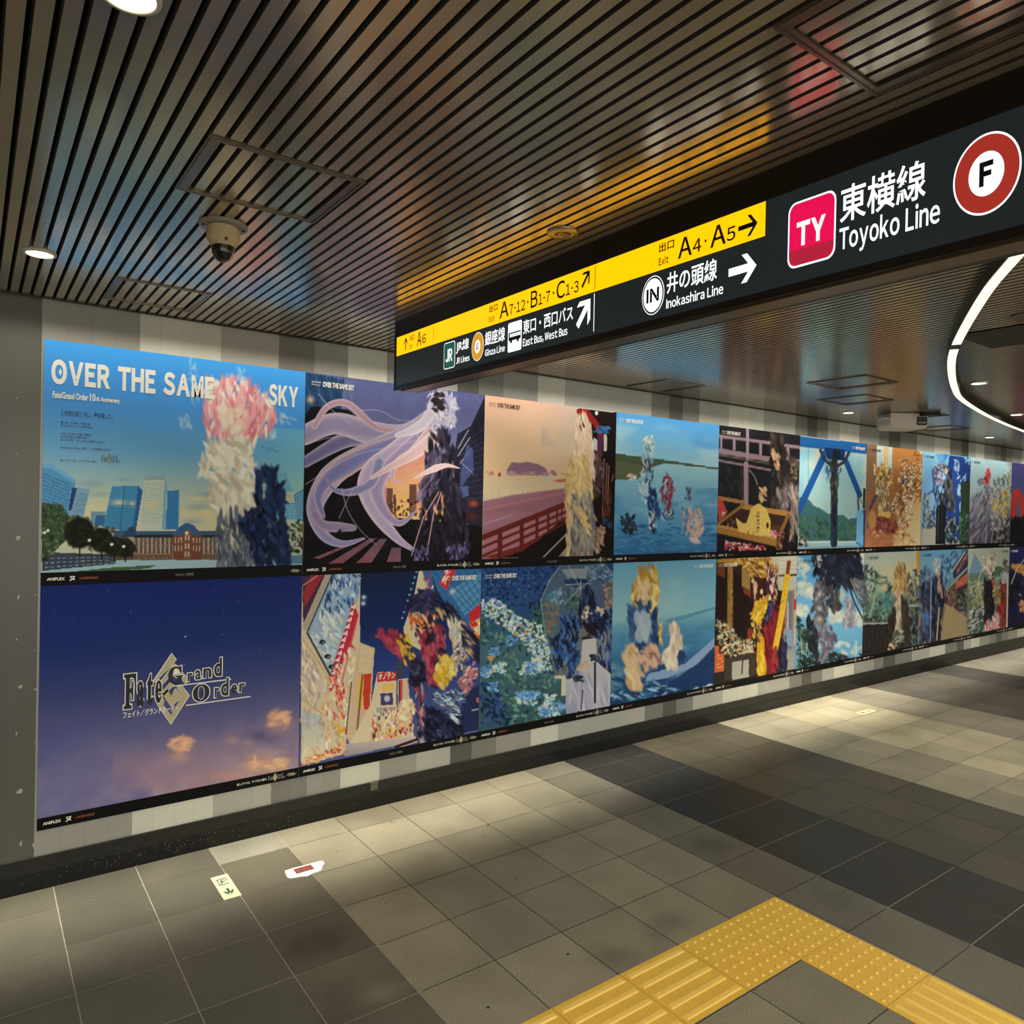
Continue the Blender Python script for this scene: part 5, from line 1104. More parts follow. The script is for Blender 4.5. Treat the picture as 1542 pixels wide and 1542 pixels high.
def small_logo(mb, x, z, w, h, y, ink, dia):
    """the small emblem: rhombus with the two lines of lettering across it"""
    cx = x + w * 0.40
    rhomb(mb, [(cx - w * .13, z + h * .5), (cx, z), (cx + w * .13, z + h * .5), (cx, z + h)], y, dia)
    put_text(mb, '\U0001D405\U0001D41A\U0001D42D\U0001D41E', x, x + w * .34, z + h * .25, z + h * .75, flat(y - .00005), ink)
    put_text(mb, '\U0001D406rand', x + w * .38, x + w * .85, z + h * .52, z + h * .86, flat(y - .00005), ink)
    put_text(mb, '\U0001D40Erder', x + w * .50, x + w, z + h * .2, z + h * .54, flat(y - .00005), ink)


def header(mb, x, z, ink, y):
    put_text(mb, 'OVER THE SAME SKY', x + .058, x + .225, z, z + .027, flat(y), ink, .035)
    put_text(mb, 'Fate/Grand Order', x, x + .048, z + .016, z + .026, flat(y), ink)
    put_text(mb, '10th Anniversary', x, x + .044, z + .001, z + .011, flat(y), ink)


def caption(mb, x0, x1, zb, zt, y, place, right, first):
    h = (zt - zb)
    zc = zb + h * .5
    put_text(mb, 'ANIPLEX', x0 + .022, x0 + .085, zc - .006, zc + .006, flat(y), 0, .03)
    put_text(mb, 'ヌ', x0 + .100, x0 + .122, zc - .010, zc + .010, flat(y), 0, .03)
    put_text(mb, 'LASENGLE', x0 + .138, x0 + .205, zc - .005, zc + .005, flat(y), 4, .02)
    if place: put_text(mb, place, x0 + (x1 - x0) * .5 - .036, x0 + (x1 - x0) * .5 + .04, zc - .007, zc + .006, flat(y), 3)
    if right:
        put_text(mb, '楽しんでくれる、すべての人に届け。', x1 - .295, x1 - .155, zc - .006, zc + .006, flat(y), 0, .02)
        small_logo(mb, x1 - .150, zc - .021, .085, .042, y, 3, 5)
    # ten-year mark
    put_text(mb, '10th', x1 - .052, x1 - .018, zc - .009, zc + .008, flat(y), 5, .02)
    mb.face([(x1 - .060, y, zc - .002), (x1 - .010, y, zc - .002), (x1 - .010, y, zc), (x1 - .060, y, zc)], 5)


POSTERS = [
 # key, column, row, painter, crop, grid, header (side, ink), caption place, label
 ('t1', 0, 't', art_t1, (0, 430, 3.2125), 340, None, 'TOKYO / 東京駅', 'wide blue-sky poster with large white headline over a brick station and glass towers'),
 ('b1', 0, 'b', art_b1, (0, 840, 2.856), 220, None, None, 'dark blue dusk-sky poster bearing one big diamond logo in the middle'),
 ('t2', 1, 't', art_t2, (450, 560, 5.139), 290, ('l', 0), 'TOKYO / 新宿', 'purple twilight poster with long lavender ribbons streaming over a black street crossing'),
 ('b2', 1, 'b', art_b2, (450, 840, 4.818), 290, ('r', 0), 'TOKYO / 秋葉原', 'bright poster of a night shopping street with tilted red and white signs'),
 ('t3', 2, 't', art_t3, (720, 590, 5.929), 220, ('l', 1), 'KANAGAWA 鎌倉', 'peach-coloured sunset poster with a dark red railing along the water'),
 ('b3', 2, 'b', art_b3, (720, 840, 5.929), 220, ('l', 0), 'KANAGAWA 鎌倉', 'poster of pale blue hydrangea blossoms beside a clear umbrella'),
 ('t4', 3, 't', art_t4, (720, 560, 2.705), 150, ('l', 0), None, 'light blue seashore poster with shallow water and a dark green spit of land'),
 ('b4', 3, 'b', art_b4, (720, 560, 2.705), 150, ('r', 0), None, 'blue-green sea poster with golden patch at centre and deep waves below'),
 ('t5', 4, 't', art_t5, (1070, 630, 6.425), 130, ('l', 0), None, 'dark shopfront poster with a yellow paper fish in a wooden tray'),
 ('b5', 4, 'b', art_b5, (1070, 820, 6.425), 130, ('l', 0), None, 'red and amber poster of an old shop with a long yellow pole and flower baskets'),
 ('t6', 5, 't', art_t6, (1070, 630, 6.425), 120, ('r', 0), None, 'poster of blue steel girders forming an A against clouds and green hills'),
 ('b6', 5, 'b', art_b6, (1070, 820, 6.425), 120, ('l', 1), None, 'sky-blue poster dominated by a hanging black and grey rocky mass'),
 ('t7', 6, 't', art_t7, (1295, 660, 6.243), 100, ('l', 1), None, 'orange-brown poster of a wooden room full of cream splashes'),
 ('b7', 6, 'b', art_b7, (1295, 810, 6.243), 100, ('l', 1), None, 'olive poster of a misty green garden behind a black fence'),
 ('t8', 7, 't', art_t8, (1295, 660, 6.243), 90, ('l', 1), None, 'blue poster with a black upright suitcase before a navy mural and hedge'),
 ('b8', 7, 'b', art_b8, (1295, 810, 6.243), 90, ('l', 1), None, 'poster of a sandy street lined with red-fronted wooden shops'),
 ('t9', 8, 't', art_t9, (1295, 660, 6.243), 80, ('l', 1), None, 'pale grey-sky poster with a red streak above silver and yellow shapes'),
 ('b9', 8, 'b', art_b9, (1295, 810, 6.243), 80, ('r', 1), None, 'pale green poster with a blue mountain cone and black and red strokes'),
 ('t10', 9, 't', art_t10, (1295, 660, 6.243), 70, None, None, 'violet night poster with an orange-red arch at the picture edge'),
 ('b10', 9, 'b', art_b10, (1295, 810, 6.243), 70, ('l', 0), None, 'near-black navy poster with an ochre splash at the picture edge'),
]
for key, col, row, fn, crop, nx, head, place, label in POSTERS:
    x0, x1 = PX[col], PX[col + 1]
    zb, zs, zt = ROWS[row]
    p = thing('poster', ((x0 + x1) / 2, 0.0, zb), label, 'poster', WALLG)
    e = 0.0012
    sh = MB(); sh.box((x0 + e, -0.0030, zb), (x1 - e, -0.0004, zt)); sh.build('sheet', m_sheet, p)
    A = Art(x0 + e, x1 - e, zs, zt, nx, crop)
    fn(A)
    pic = A.build('picture', m_print, p, -0.0034)
    cs = MB(); cs.face([(x0 + e, -0.0035, zb), (x1 - e, -0.0035, zb), (x1 - e, -0.0035, zs), (x0 + e, -0.0035, zs)]); cap = cs.build('caption_strip', m_cap, p)
    lt = MB()
    lc = MB()
    Y = -0.00356
    if head:
        side, ink = head
        hx = x0 + .03 if side == 'l' else x1 - .255
        header(lt, hx, zt - .062, ink, Y)
    caption(lc, x0, x1, zb, zs, Y, place, key != 't1', key == 't1')
    if key == 't1':
        def W(u, v):
            q = HM @ np.array([u / 3.2125, 430 + v / 3.2125, 1.0]); return q[0] / q[2], q[1] / q[2]
        zt1, zt0 = 2.148, 2.046
        for word, ua, ub in (('OVER', 248, 533), ('THE', 570, 752), ('SAME', 790, 1036), ('SKY', 1300, 1442)):
            xa, xb = W(ua, 420)[0], W(ub, 480)[0]
            za, zb_ = (zt0, zt1)
            put_text(lt, '~' + word, xa, xb, za, zb_, flat(Y), 0, .05)
        cx = W(292, 407)[0]; cz = (zt0 + zt1) / 2
        rhomb(lt, [(cx - .006, cz), (cx, cz - .016), (cx + .006, cz), (cx, cz + .016)], Y, 0)
        a, b = W(255, 490)[0], W(427, 500)[0]
        put_text(lt, 'Fate/Grand Order', a, b, 1.990, 2.018, flat(Y), 0, .03)
        put_text(lt, '10', W(435, 500)[0], W(463, 500)[0], 1.990, 2.022, flat(Y), 0, .03)
        put_text(lt, 'th Anniversary', W(466, 500)[0], W(580, 520)[0], 1.986, 2.012, flat(Y), 0, .03)
        xa = W(295, 590)[0]
        for body, ub, z, h in (('この空の向こうに、星を探して。', 545, W(295, 603)[1], .021), ('夏の空、海の色、季節の色。', 438, W(295, 657)[1], .0092), ('見えなくても、そこに星がある。', 450, W(295, 672)[1], .0092),
                               ('ともに立ち向かう強い仲間や、', 445, W(295, 710)[1], .0092), ('心を切り開いた冒険の中、', 425, W(295, 725)[1], .0092), ('見つけた星が、きっとあなたを照らし続ける。', 512, W(295, 741)[1], .0092),
                               ('Fate/Grand Order 10周年、その感謝を込めて。', 543, W(295, 777)[1], .0098), ('楽しんでくれる、すべての人に届け。', 475, W(295, 840)[1], .0092)):
            put_text(lt, body, xa, W(ub, 640)[0], z - h, z + h * .1, flat(Y), 2, .02)
        xl, xr = W(490, 840)[0], W(582, 840)[0]
        small_logo(lt, xl, W(490, 868)[1], xr - xl, .055, Y, 2, 3)
        for body, ua, ub, v in (('「さあ、行こう、先輩。', 1262, 1322, 778), ('この空の向こうへ、星を探して！」', 1285, 1360, 792)):
            put_text(lt, body, W(ua, v)[0], W(ub, v)[0], W(ua, v)[1] - .010, W(ua, v)[1], flat(Y), 2)
    if key == 'b1':
        def W(u, v):
            q = HM @ np.array([170 + u / 7.009, 970 + v / 7.009, 1.0]); return q[0] / q[2], q[1] / q[2]
        # upright rhombus of interlocking bars, rim first
        def bars(d, y, m):
            for P in ([(618, 100 - d * 1.6), (665 + d, 160), (640, 205), (440, 400 + d), (425 - d, 395 - d)],
                      [(640, 205 - d), (700 + d, 240), (520, 420 + d), (500 - d, 400)],
                      [(690, 240), (795 + d, 370), (770, 420 + d), (655, 300), (640, 340 + d), (615 - d, 290)],
                      [(600, 410 - d), (640 + d, 430), (520, 560), (480 - d, 540 + d), (530, 480)],
                      [(680, 450 - d), (730, 440 - d), (800 + d * 1.4, 540), (610, 838 + d * 1.6), (470 - d, 640), (520, 570 - d), (545, 600), (530, 640), (612, 745), (725, 545), (670, 470)],
                      [(530 - d, 520 - d), (575, 470), (612, 545), (655, 470 - d), (725 + d, 560), (612, 650 + d), (530, 545)]):
                rhomb(lt, [W(*q) for q in P], y, m)
        bars(7, Y, 0)
        bars(0, Y - .00006, 5)
        def fat(body, ua, ub, va, vb, dz=0.0):
            xa, zb_ = W(ua, vb); xb, _ = W(ub, vb); _, zt_ = W(ua, va)
            put_text(lt, body, xa, xb, zb_ + dz, zt_ + dz, flat(Y - .00012), 0, .05)
            put_text(lt, body, xa + .004, xb - .004, zb_ + dz + .004, zt_ + dz - .004, flat(Y - .00018), 1, .022)
        fat('\U0001D405', 100, 250, 310, 700)
        fat('\U0001D41A', 238, 332, 395, 680, .004)
        fat('\U0001D42D', 345, 432, 310, 660, .002)
        fat('\U0001D41E', 432, 524, 385, 645, .004)
        fat('\U0001D406', 570, 750, 232, 440)
        fat('r', 775, 850, 315, 420, .008); fat('a', 855, 935, 290, 410, .010); fat('n', 940, 1045, 280, 400, .014); fat('d', 1055, 1155, 175, 388, .016)
        fat('\U0001D40E', 830, 1025, 425, 625)
        fat('r', 1060, 1125, 480, 600, .012); fat('d', 1128, 1225, 385, 590, .014); fat('e', 1235, 1315, 460, 572, .018); fat('r', 1320, 1400, 450, 560, .020)
        for (ua, va, ub, vb) in ((590, 448, 1245, 368), (770, 645, 1450, 550)):
            (xa, za), (xb, zb_) = W(ua, va), W(ub, vb)
            lt.face([(xa, Y, za - .0025), (xb, Y, zb_ - .0025), (xb, Y, zb_ + .0025), (xa, Y, za + .0025)], 0)
        (xa, za), (xb, zb_) = W(105, 785), W(690, 690)
        put_text(lt, 'フェイト／グランドオーダー', xa, xb, za, za + .030, flat(Y - .00012), 0, .02)
        (cx, cz) = W(935, 525)
        rhomb(lt, [(cx - .006, cz), (cx, cz - .018), (cx + .006, cz), (cx, cz + .018)], Y - .00024, 1)
    if key == 'b2':
        def W(u, v):
            q = HM @ np.array([450 + u / 4.818, 840 + v / 4.818, 1.0]); return q[0] / q[2], q[1] / q[2]
        put_text(lt, 'オノテン', W(576, 870)[0], W(696, 860)[0], W(576, 888)[1], W(576, 842)[1], flat(Y), 0, .03)
    if key == 't5':
        def W(u, v):
            q = HM @ np.array([1070 + u / 6.425, 630 + v / 6.425, 1.0]); return q[0] / q[2], q[1] / q[2]
        for k, ch in enumerate('川越氷川神社'):
            (xa, za), (xb, zb_) = W(440, 930 + k * 36), W(470, 900 + k * 36)
            put_text(lt, ch, xa, xb, za, zb_, flat(Y), 1, .03)
    if lt.f: lt.build('lettering', INK, pic)
    lc.build('lettering', INK, cap)

# ------------------------------------------------------------------ the hanging sign
m_house = mat('dark_bronze_housing', (44, 34, 27), rough=0.4, metal=0.3, noise=0.12, nscale=14)
m_under = mat('bronze_underside', (120, 98, 78), rough=0.35, metal=0.4, noise=0.12, nscale=12)
m_slate = mat('backlit_black_face', (8, 9, 10), rough=0.28, emit=1.0, ecol=(27, 32, 34), noise=0.05, nscale=9)
m_yel = mat('backlit_yellow_face', (60, 40, 0), rough=0.3, emit=1.3, ecol=(255, 184, 0), noise=0.05, nscale=7)
m_wht = mat('backlit_white', (40, 40, 40), rough=0.3, emit=1.3, ecol=(236, 240, 238), noise=0.02, nscale=50)
m_blk = mat('black_film', (20, 15, 8), rough=0.4, noise=0.05, nscale=50)
m_nav = mat('navy_film', (22, 26, 52), rough=0.4, noise=0.05, nscale=50)
m_jrg = mat('backlit_green', (10, 40, 34), rough=0.3, emit=1.0, ecol=(30, 84, 72), noise=0.05, nscale=30)
m_gold = mat('backlit_gold', (60, 40, 8), rough=0.3, emit=1.0, ecol=(214, 150, 34), noise=0.05, nscale=30)
m_mag = mat('backlit_crimson', (60, 4, 20), rough=0.3, emit=1.0, ecol=(226, 10, 78), noise=0.04, nscale=30)
m_mag2 = mat('crimson_reflection_band', (50, 6, 16), rough=0.3, emit=1.0, ecol=(172, 30, 54), noise=0.04, nscale=30)  # reflection across the emblem's lower part, put into a darker crimson
m_red = mat('backlit_brick_red', (50, 10, 8), rough=0.3, emit=1.0, ecol=(158, 46, 36), noise=0.04, nscale=30)

SG = thing('station_sign', (SIGN_X, -2.0, 2.084), 'long backlit black station sign with yellow exit band, hanging across the passage', 'sign')
YE = -3.46
hb = MB()
hb.box((SIGN_X, YE, 2.088), (SIGN_X + 0.115, -0.589, CEIL - 0.0005), 0)
hb.box((SIGN_X - 0.004, YE, 2.316), (SIGN_X, -0.589, CEIL - 0.0005), 0)     # header board
hb.box((SIGN_X - 0.004, -0.606, 2.084), (SIGN_X, -0.589, 2.316), 0)        # end frame
hb.box((SIGN_X - 0.004, YE, 2.084), (SIGN_X, -0.606, 2.104), 0)            # bottom frame
hs = hb.build('housing', m_house, SG)
us = MB()
us.box((SIGN_X + 0.012, YE, 2.080), (SIGN_X + 0.070, -0.63, 2.088), 0)
us.build('underside_rail', m_under, hs)


def sp(dx):
    return lambda t, z: (SIGN_X - dx, t, z)


def syz(mb, pts, dx, m=0):
    """pts run (t, z) where t is minus the distance along the sign"""
    mb.face([(SIGN_X - dx, t, z) for t, z in pts], m)


fp = MB(); syz(fp, [(-0.606, 2.104), (-0.606, 2.316), (YE, 2.316), (YE, 2.104)], 0.0022); fp.build('dark_panel', m_slate, SG)
yp = MB(); syz(yp, [(-0.608, 2.2335), (-0.608, 2.3150), (-2.463, 2.3150), (-2.463, 2.2335)], 0.0026); yp.build('yellow_band', m_yel, SG)


def sign_text(body, ya, yb, z0, z1, m, bold=0.0, name='lettering'):
    mb = MB()
    for b, a0, a1, q0, q1, bo in (body if isinstance(body, list) else [(body, ya, yb, z0, z1, bold)]):
        vs, fs, (a, c, lo, hi) = glyphs(b, bo)
        sx = (a1 - a0) / (c - a)
        sz = (q1 - q0) / (hi - lo)
        mb.raw([(SIGN_X - 0.0032, a0 + (x - a) * sx, q0 + (y - lo) * sz) for x, y in vs], fs, 0)
    return mb.build(name, m, SG)


B1 = .014
for ya, yb in ((-0.729, -0.766), (-1.322, -1.374), (-2.132, -2.185)):
    sign_text([('出口', ya, yb, 2.281, 2.306, .022), ('~Exit', ya, ya + (yb - ya) * .66, 2.246, 2.267, .026)], 0, 0, 0, 0, m_blk)
sign_text([('~A', -0.790, -0.829, 2.248, 2.3045, B1), ('~6', -0.835, -0.866, 2.251, 2.288, B1)], 0, 0, 0, 0, m_blk)
sign_text([('~A', -1.387, -1.442, 2.247, 2.3025, B1), ('~7-12', -1.446, -1.536, 2.249, 2.285, B1), ('・', -1.546, -1.554, 2.268, 2.277, B1), ('~B', -1.566, -1.603, 2.247, 2.3025, B1), ('~1-7', -1.607, -1.668, 2.249, 2.285, B1), ('・', -1.681, -1.689, 2.268, 2.277, B1),
           ('~C', -1.700, -1.742, 2.247, 2.3025, B1), ('~1-3', -1.745, -1.806, 2.249, 2.285, B1)], 0, 0, 0, 0, m_blk)
sign_text([('~A', -2.199, -2.246, 2.247, 2.2995, B1), ('~4', -2.248, -2.276, 2.249, 2.283, B1), ('・', -2.286, -2.292, 2.266, 2.274, B1), ('~A', -2.304, -2.352, 2.247, 2.2995, B1), ('~5', -2.354, -2.380, 2.249, 2.283, B1)], 0, 0, 0, 0, m_blk)
for t, z0, z1, m in ((-0.9245, 2.245, 2.307, m_blk), (-1.879, 2.240, 2.309, m_blk), (-1.8775, 2.115, 2.228, m_wht)):
    d = MB(); syz(d, [(t + .0013, z0), (t + .0013, z1), (t - .0013, z1), (t - .0013, z0)], .0030); d.build('divider', m, SG)


def arrow(ct, cz, ang, ln, hw, th, m):
    """plain arrow, pointing along ang (0 = to the sign's right)"""
    mb = MB()
    sq = 0.78
    def P(a, b):
        x = a * math.cos(ang) - b * math.sin(ang)
        z = a * math.sin(ang) + b * math.cos(ang)
        return (ct - x * sq, cz + z)
    syz(mb, [P(-ln, -th / 2), P(-ln, th / 2), P(ln - th * .75, th / 2), P(ln - th * .75, -th / 2)][::-1], .0032)
    s = th * .72
    for q in (1, -1):
        pts = [P(ln, 0), P(ln - s * 1.42, 0), P(ln - hw - s * 1.42, q * hw), P(ln - hw, q * hw)]
        syz(mb, pts, .0032 + .0001 * q)
    mb.build('arrow', m, SG)


arrow(-0.692, 2.2745, math.pi / 2, .0275, .021, .0095, m_blk)
arrow(-1.838, 2.281, math.pi / 4, .031, .0255, .0105, m_blk)
arrow(-2.415, 2.271, 0, .035, .0255, .0115, m_blk)
arrow(-1.832, 2.180, math.pi / 4, .052, .044, .021, m_wht)
arrow(-2.402, 2.171, 0, .051, .0345, .0195, m_wht)

sign_text([('JR線', -1.102, -1.191, 2.168, 2.2165, .012)], 0, 0, 0, 0, m_wht); sign_text('~JR Lines', -1.103, -1.197, 2.129, 2.153, m_wht, .018)
sign_text('銀座線', -1.298, -1.422, 2.165, 2.216, m_wht, .012); sign_text('~Ginza Line', -1.300, -1.423, 2.128, 2.153, m_wht, .018)
sign_text('東口・西口バス', -1.527, -1.782, 2.167, 2.215, m_wht, .012); sign_text('~East Bus, West Bus', -1.528, -1.757, 2.123, 2.152, m_wht, .018)
sign_text('井の頭線', -2.163, -2.327, 2.163, 2.219, m_wht, .012); sign_text('~Inokashira Line', -2.162, -2.347, 2.124, 2.151, m_wht, .018)
sign_text('東横線', -2.648, -2.824, 2.206, 2.284, m_wht, .012); sign_text('~Toyoko Line', -2.648, -2.851, 2.136, 2.199, m_wht, .018)


def rrect(t0, t1, z0, z1, r, n=6):
    out = []
    rt = r * .78
    for cx, cz, a0 in ((t1 + rt, z1 - r, 0), (t0 - rt, z1 - r, 90), (t0 - rt, z0 + r, 180), (t1 + rt, z0 + r, 270)):
        for k in range(n + 1):
            a = math.radians(a0 + 90 * k / n)
            out.append((cx - rt * math.cos(a), cz + r * math.sin(a)))
    return out


def oval(ct, cz, rt, rz, n=48):
    return [(ct - rt * math.cos(2 * math.pi * k / n), cz + rz * math.sin(2 * math.pi * k / n)) for k in range(n)]


def emblem(layers, words, label):
    """stack of flat shapes with lettering on top"""
    mb = MB()
    mats = []
    for i, (pts, m) in enumerate(layers):
        if m not in mats: mats.append(m)
        syz(mb, pts, .0030 + .0003 * i, mats.index(m))
    wm, wmats = MB(), []
    for b, a0, a1, q0, q1, bo, m in words:
        if m not in wmats: wmats.append(m)
        vs, fs, (a, c, lo, hi) = glyphs(b, bo)
        sx = (a1 - a0) / (c - a); sz = (q1 - q0) / (hi - lo)
        wm.raw([(SIGN_X - .0048, a0 + (x - a) * sx, q0 + (y - lo) * sz) for x, y in vs], fs, wmats.index(m))
    o = mb.build('line_emblem', mats, SG)
    wm.build('lettering', wmats, o)
    o['label'] = label
    return o


emblem([(rrect(-1.011, -1.094, 2.119, 2.222, .014), m_wht), (rrect(-1.0135, -1.0915, 2.122, 2.219, .012), m_jrg)], [('~JR', -1.028, -1.077, 2.145, 2.195, .03, m_wht)], 'green square emblem reading JR')
emblem([(oval(-1.2505, 2.172, .040, .0525), m_wht), (oval(-1.2505, 2.172, .0385, .0505), m_gold), (oval(-1.2505, 2.172, .018, .0245), m_wht)], [('~G', -1.2425, -1.2590, 2.160, 2.184, .03, m_nav)], 'round gold emblem reading G')
bus = MB()
syz(bus, rrect(-1.440, -1.519, 2.119, 2.220, .008), .0030, 0)
syz(bus, rrect(-1.4445, -1.5145, 2.158, 2.186, .004), .0033, 1)
for k in range(6):
    a = -1.4525 - k * .0103
    syz(bus, [(a, 2.170), (a, 2.1815), (a - .008, 2.1815), (a - .008, 2.170)], .0036, 0)
for ct in (-1.460, -1.499): syz(bus, oval(ct, 2.157, .0065, .0085, 20), .0038, 1)
bus.build('bus_pictogram', [m_wht, m_blk], SG)
emblem([(oval(-2.1135, 2.171, .0405, .053), m_wht), (oval(-2.1135, 2.171, .0385, .0505), m_nav), (oval(-2.1135, 2.171, .0345, .0455), m_wht)], [('~IN', -2.091, -2.137, 2.152, 2.190, .035, m_nav)], 'round white emblem reading IN')
emblem([(rrect(-2.524, -2.639, 2.138, 2.286, .024), m_wht), (rrect(-2.5275, -2.6355, 2.1425, 2.2815, .021), m_mag), ([(-2.5285, 2.178), (-2.6345, 2.178), (-2.6345, 2.164), (-2.629, 2.150), (-2.618, 2.143), (-2.545, 2.143), (-2.534, 2.150), (-2.5285, 2.164)], m_mag2)],
       [('~TY', -2.547, -2.616, 2.184, 2.238, .045, m_wht)], 'rounded crimson emblem reading TY')
emblem([(oval(-2.930, 2.2145, .0565, .0745), m_wht), (oval(-2.930, 2.2145, .0535, .0705), m_red), (oval(-2.930, 2.2145, .0295, .0405), m_wht)], [('~F', -2.9190, -2.9420, 2.192, 2.237, .055, m_nav)], 'round brick red emblem with F in the middle')

# ------------------------------------------------------------------ lamps in the ceiling
m_ring = mat('white_lamp_rim', (206, 200, 184), rough=0.4, noise=0.03, nscale=20)
m_lens = mat('lamp_lens', (255, 250, 236), rough=0.3, emit=14.0, ecol=(255, 248, 226), noise=0.01, nscale=20)


def downlight(x, y, label, watts, size=math.radians(118), tilt=0.0, r=0.047, group=None):
    o = thing('downlight', (x, y, CEIL), label, 'ceiling light', group)
    rb = MB(); rb.lathe([(r * .80, CEIL - .0025), (r * .84, CEIL - .0075), (r, CEIL - .006), (r * 1.02, CEIL - .001), (r * 1.02, CEIL + .004)], x, y, 36); rb.build('rim', m_ring, o, smooth=True)
    lb = MB(); lb.lathe([(0.0005, CEIL - .0035), (r * .81, CEIL - .0035)], x, y, 36); lb.build('lens', m_lens, o)
    ld = bpy.data.lights.new('lamp_light', 'SPOT')
    ld.energy = watts; ld.color = LAMP_COL; ld.spot_size = size; ld.spot_blend = 0.75; ld.shadow_soft_size = 0.035
    lo = bpy.data.objects.new('lamp_light', ld); COL.objects.link(lo)
    lo.parent = o; lo.location = (0, 0, -0.015); lo.rotation_euler = (tilt, 0, 0)
    return o


G = 'round downlights in the slatted ceiling'
T = 0.0
downlight(-0.067, -0.645, 'lit round downlight in left ceiling above the bare grey wall panels', LAMP_W, tilt=T, group=G)
downlight(-0.046, -2.205, 'lit round downlight cut by the top edge of the picture', HALL_W, group=G)
downlight(1.85, -0.45, 'lit round downlight near the poster wall, hidden behind the hanging sign', LAMP_W, tilt=T, group=G)
downlight(5.339, -0.382, 'small lit downlight close to the wall before the grey box unit', LAMP_W, tilt=T, group=G)
downlight(8.04, -0.36, 'faint far downlight close to the wall beyond the curved light', LAMP_W, tilt=T, group=G)
downlight(4.619, -1.599, 'lit downlight inside the bend of the curved light, nearer one', HALL_W * 1.6, group=G)
downlight(6.319, -1.202, 'lit downlight inside the bend of the curved light, at right picture edge', HALL_W * 1.6, group=G)
for x, y, w in ((-2.7, -0.6, LAMP_W), (-2.7, -2.2, HALL_W), (2.64, -3.5, HALL_W), (-0.05, -3.9, HALL_W), (7.9, -2.4, HALL_W), (-0.05, -5.5, HALL_W), (2.64, -5.2, HALL_W), (5.4, -3.6, HALL_W), (10.7, -0.4, LAMP_W)):  # unseen downlights added for general light
    downlight(x, y, 'added unseen round downlight further along the passage ceiling, for general light', w if y > -1 else w * 2.6, size=math.radians(118 if y > -1 else 168), group=G)

# added unseen lamp in the slot between ceiling and wall, brightens the floor's edge
SL = thing('added_slot_light', (4.0, -0.018, CEIL + .012), 'added unseen linear lamp between the ceiling and the poster wall, brightening the floor below', 'ceiling light')
b = MB(); b.box((-4.2, -.0235, CEIL + .014), (12.2, -.0125, CEIL + .024)); b.build('added_lamp_body', m_ring, SL)
ld = bpy.data.lights.new('added_slot_lamp', 'AREA')
ld.shape = 'RECTANGLE'; ld.size = 16.2; ld.size_y = .009; ld.energy = ADDED_SLOT_W; ld.color = LAMP_COL; ld.spread = math.radians(27)
lo = bpy.data.objects.new('added_slot_lamp', ld); COL.objects.link(lo); lo.parent = SL; lo.location = (0, 0, 0); lo.rotation_euler = (math.radians(-5), 0, 0)

# curved strip light
m_strip = mat('strip_diffuser', (250, 248, 226), rough=0.4, emit=1.0, ecol=(252, 250, 226), noise=0.02, nscale=8)
m_sbox = mat('strip_housing', (28, 25, 21), rough=0.45, metal=0.2, noise=0.1, nscale=20)
ST = thing('curved_strip_light', (3.4, -2.0, 2.34), 'thin white strip light bending across the far ceiling in a dark channel', 'ceiling light')
cl = [(1.42, -3.16), (1.80, -2.90), (2.187, -2.648), (2.551, -2.422), (3.245, -2.047), (3.733, -1.821), (4.418, -1.55), (5.0, -1.362), (6.07, -1.130), (7.17, -0.955), (8.4, -0.80), (9.8, -0.68)]


def smooth_path(p, n=12):
    q = [p[0]] + p + [p[-1]]
    out = []
    for i in range(1, len(q) - 2):
        for k in range(n):
            t = k / n
            out.append(tuple(0.5 * (2 * q[i][a] + (q[i + 1][a] - q[i - 1][a]) * t + (2 * q[i - 1][a] - 5 * q[i][a] + 4 * q[i + 1][a] - q[i + 2][a]) * t * t + (3 * q[i][a] - q[i - 1][a] - 3 * q[i + 1][a] + q[i + 2][a]) * t ** 3) for a in (0, 1)))
    out.append(p[-1])
    return out


def ribbon3(mb, path, hw, z0, z1, m=0):
    L, R = [], []
    for i, (x, y) in enumerate(path):
        a = path[max(0, i - 1)]; b = path[min(len(path) - 1, i + 1)]
        dx, dy = b[0] - a[0], b[1] - a[1]
        l = math.hypot(dx, dy)
        L.append((x - dy / l * hw, y + dx / l * hw)); R.append((x + dy / l * hw, y - dx / l * hw))
    for i in range(len(path) - 1):
        mb.face([(*L[i], z0), (*L[i + 1], z0), (*R[i + 1], z0), (*R[i], z0)], m)
        if z1 > z0:
            mb.face([(*L[i], z0), (*L[i], z1), (*L[i + 1], z1), (*L[i + 1], z0)], m)
            mb.face([(*R[i], z0), (*R[i + 1], z0), (*R[i + 1], z1), (*R[i], z1)], m)
    for i in (0, -1):
        if z1 > z0: mb.face([(*L[i], z0), (*R[i], z0), (*R[i], z1), (*L[i], z1)], m)


path = smooth_path(cl)
hb = MB(); ribbon3(hb, path, 0.0205, 2.3405, CEIL + .003); hb.build('channel', m_sbox, ST)
cut = [0]
dsum = 0
gap_at = min(range(len(path)), key=lambda i: math.hypot(path[i][0] - 3.30, path[i][1] + 2.02))
pieces, cur = [], [path[0]]
for i in range(1, len(path)):
    dsum += math.hypot(path[i][0] - path[i - 1][0], path[i][1] - path[i - 1][1])
    cur.append(path[i])
    if i in (gap_at - 1, gap_at + 1) or dsum > 0.42 or i == len(path) - 1:
        if i != gap_at + 1: pieces.append(cur)
        cur = [path[i]]; dsum = 0
for pc in pieces:
    a, b = pc[0], pc[1]
    l = math.hypot(b[0] - a[0], b[1] - a[1])
    pc = [(a[0] + (b[0] - a[0]) / l * .004, a[1] + (b[1] - a[1]) / l * .004)] + pc[1:]
    db = MB(); ribbon3(db, pc, 0.0178, 2.3385, 2.3385); db.build('diffuser', m_strip, ST)

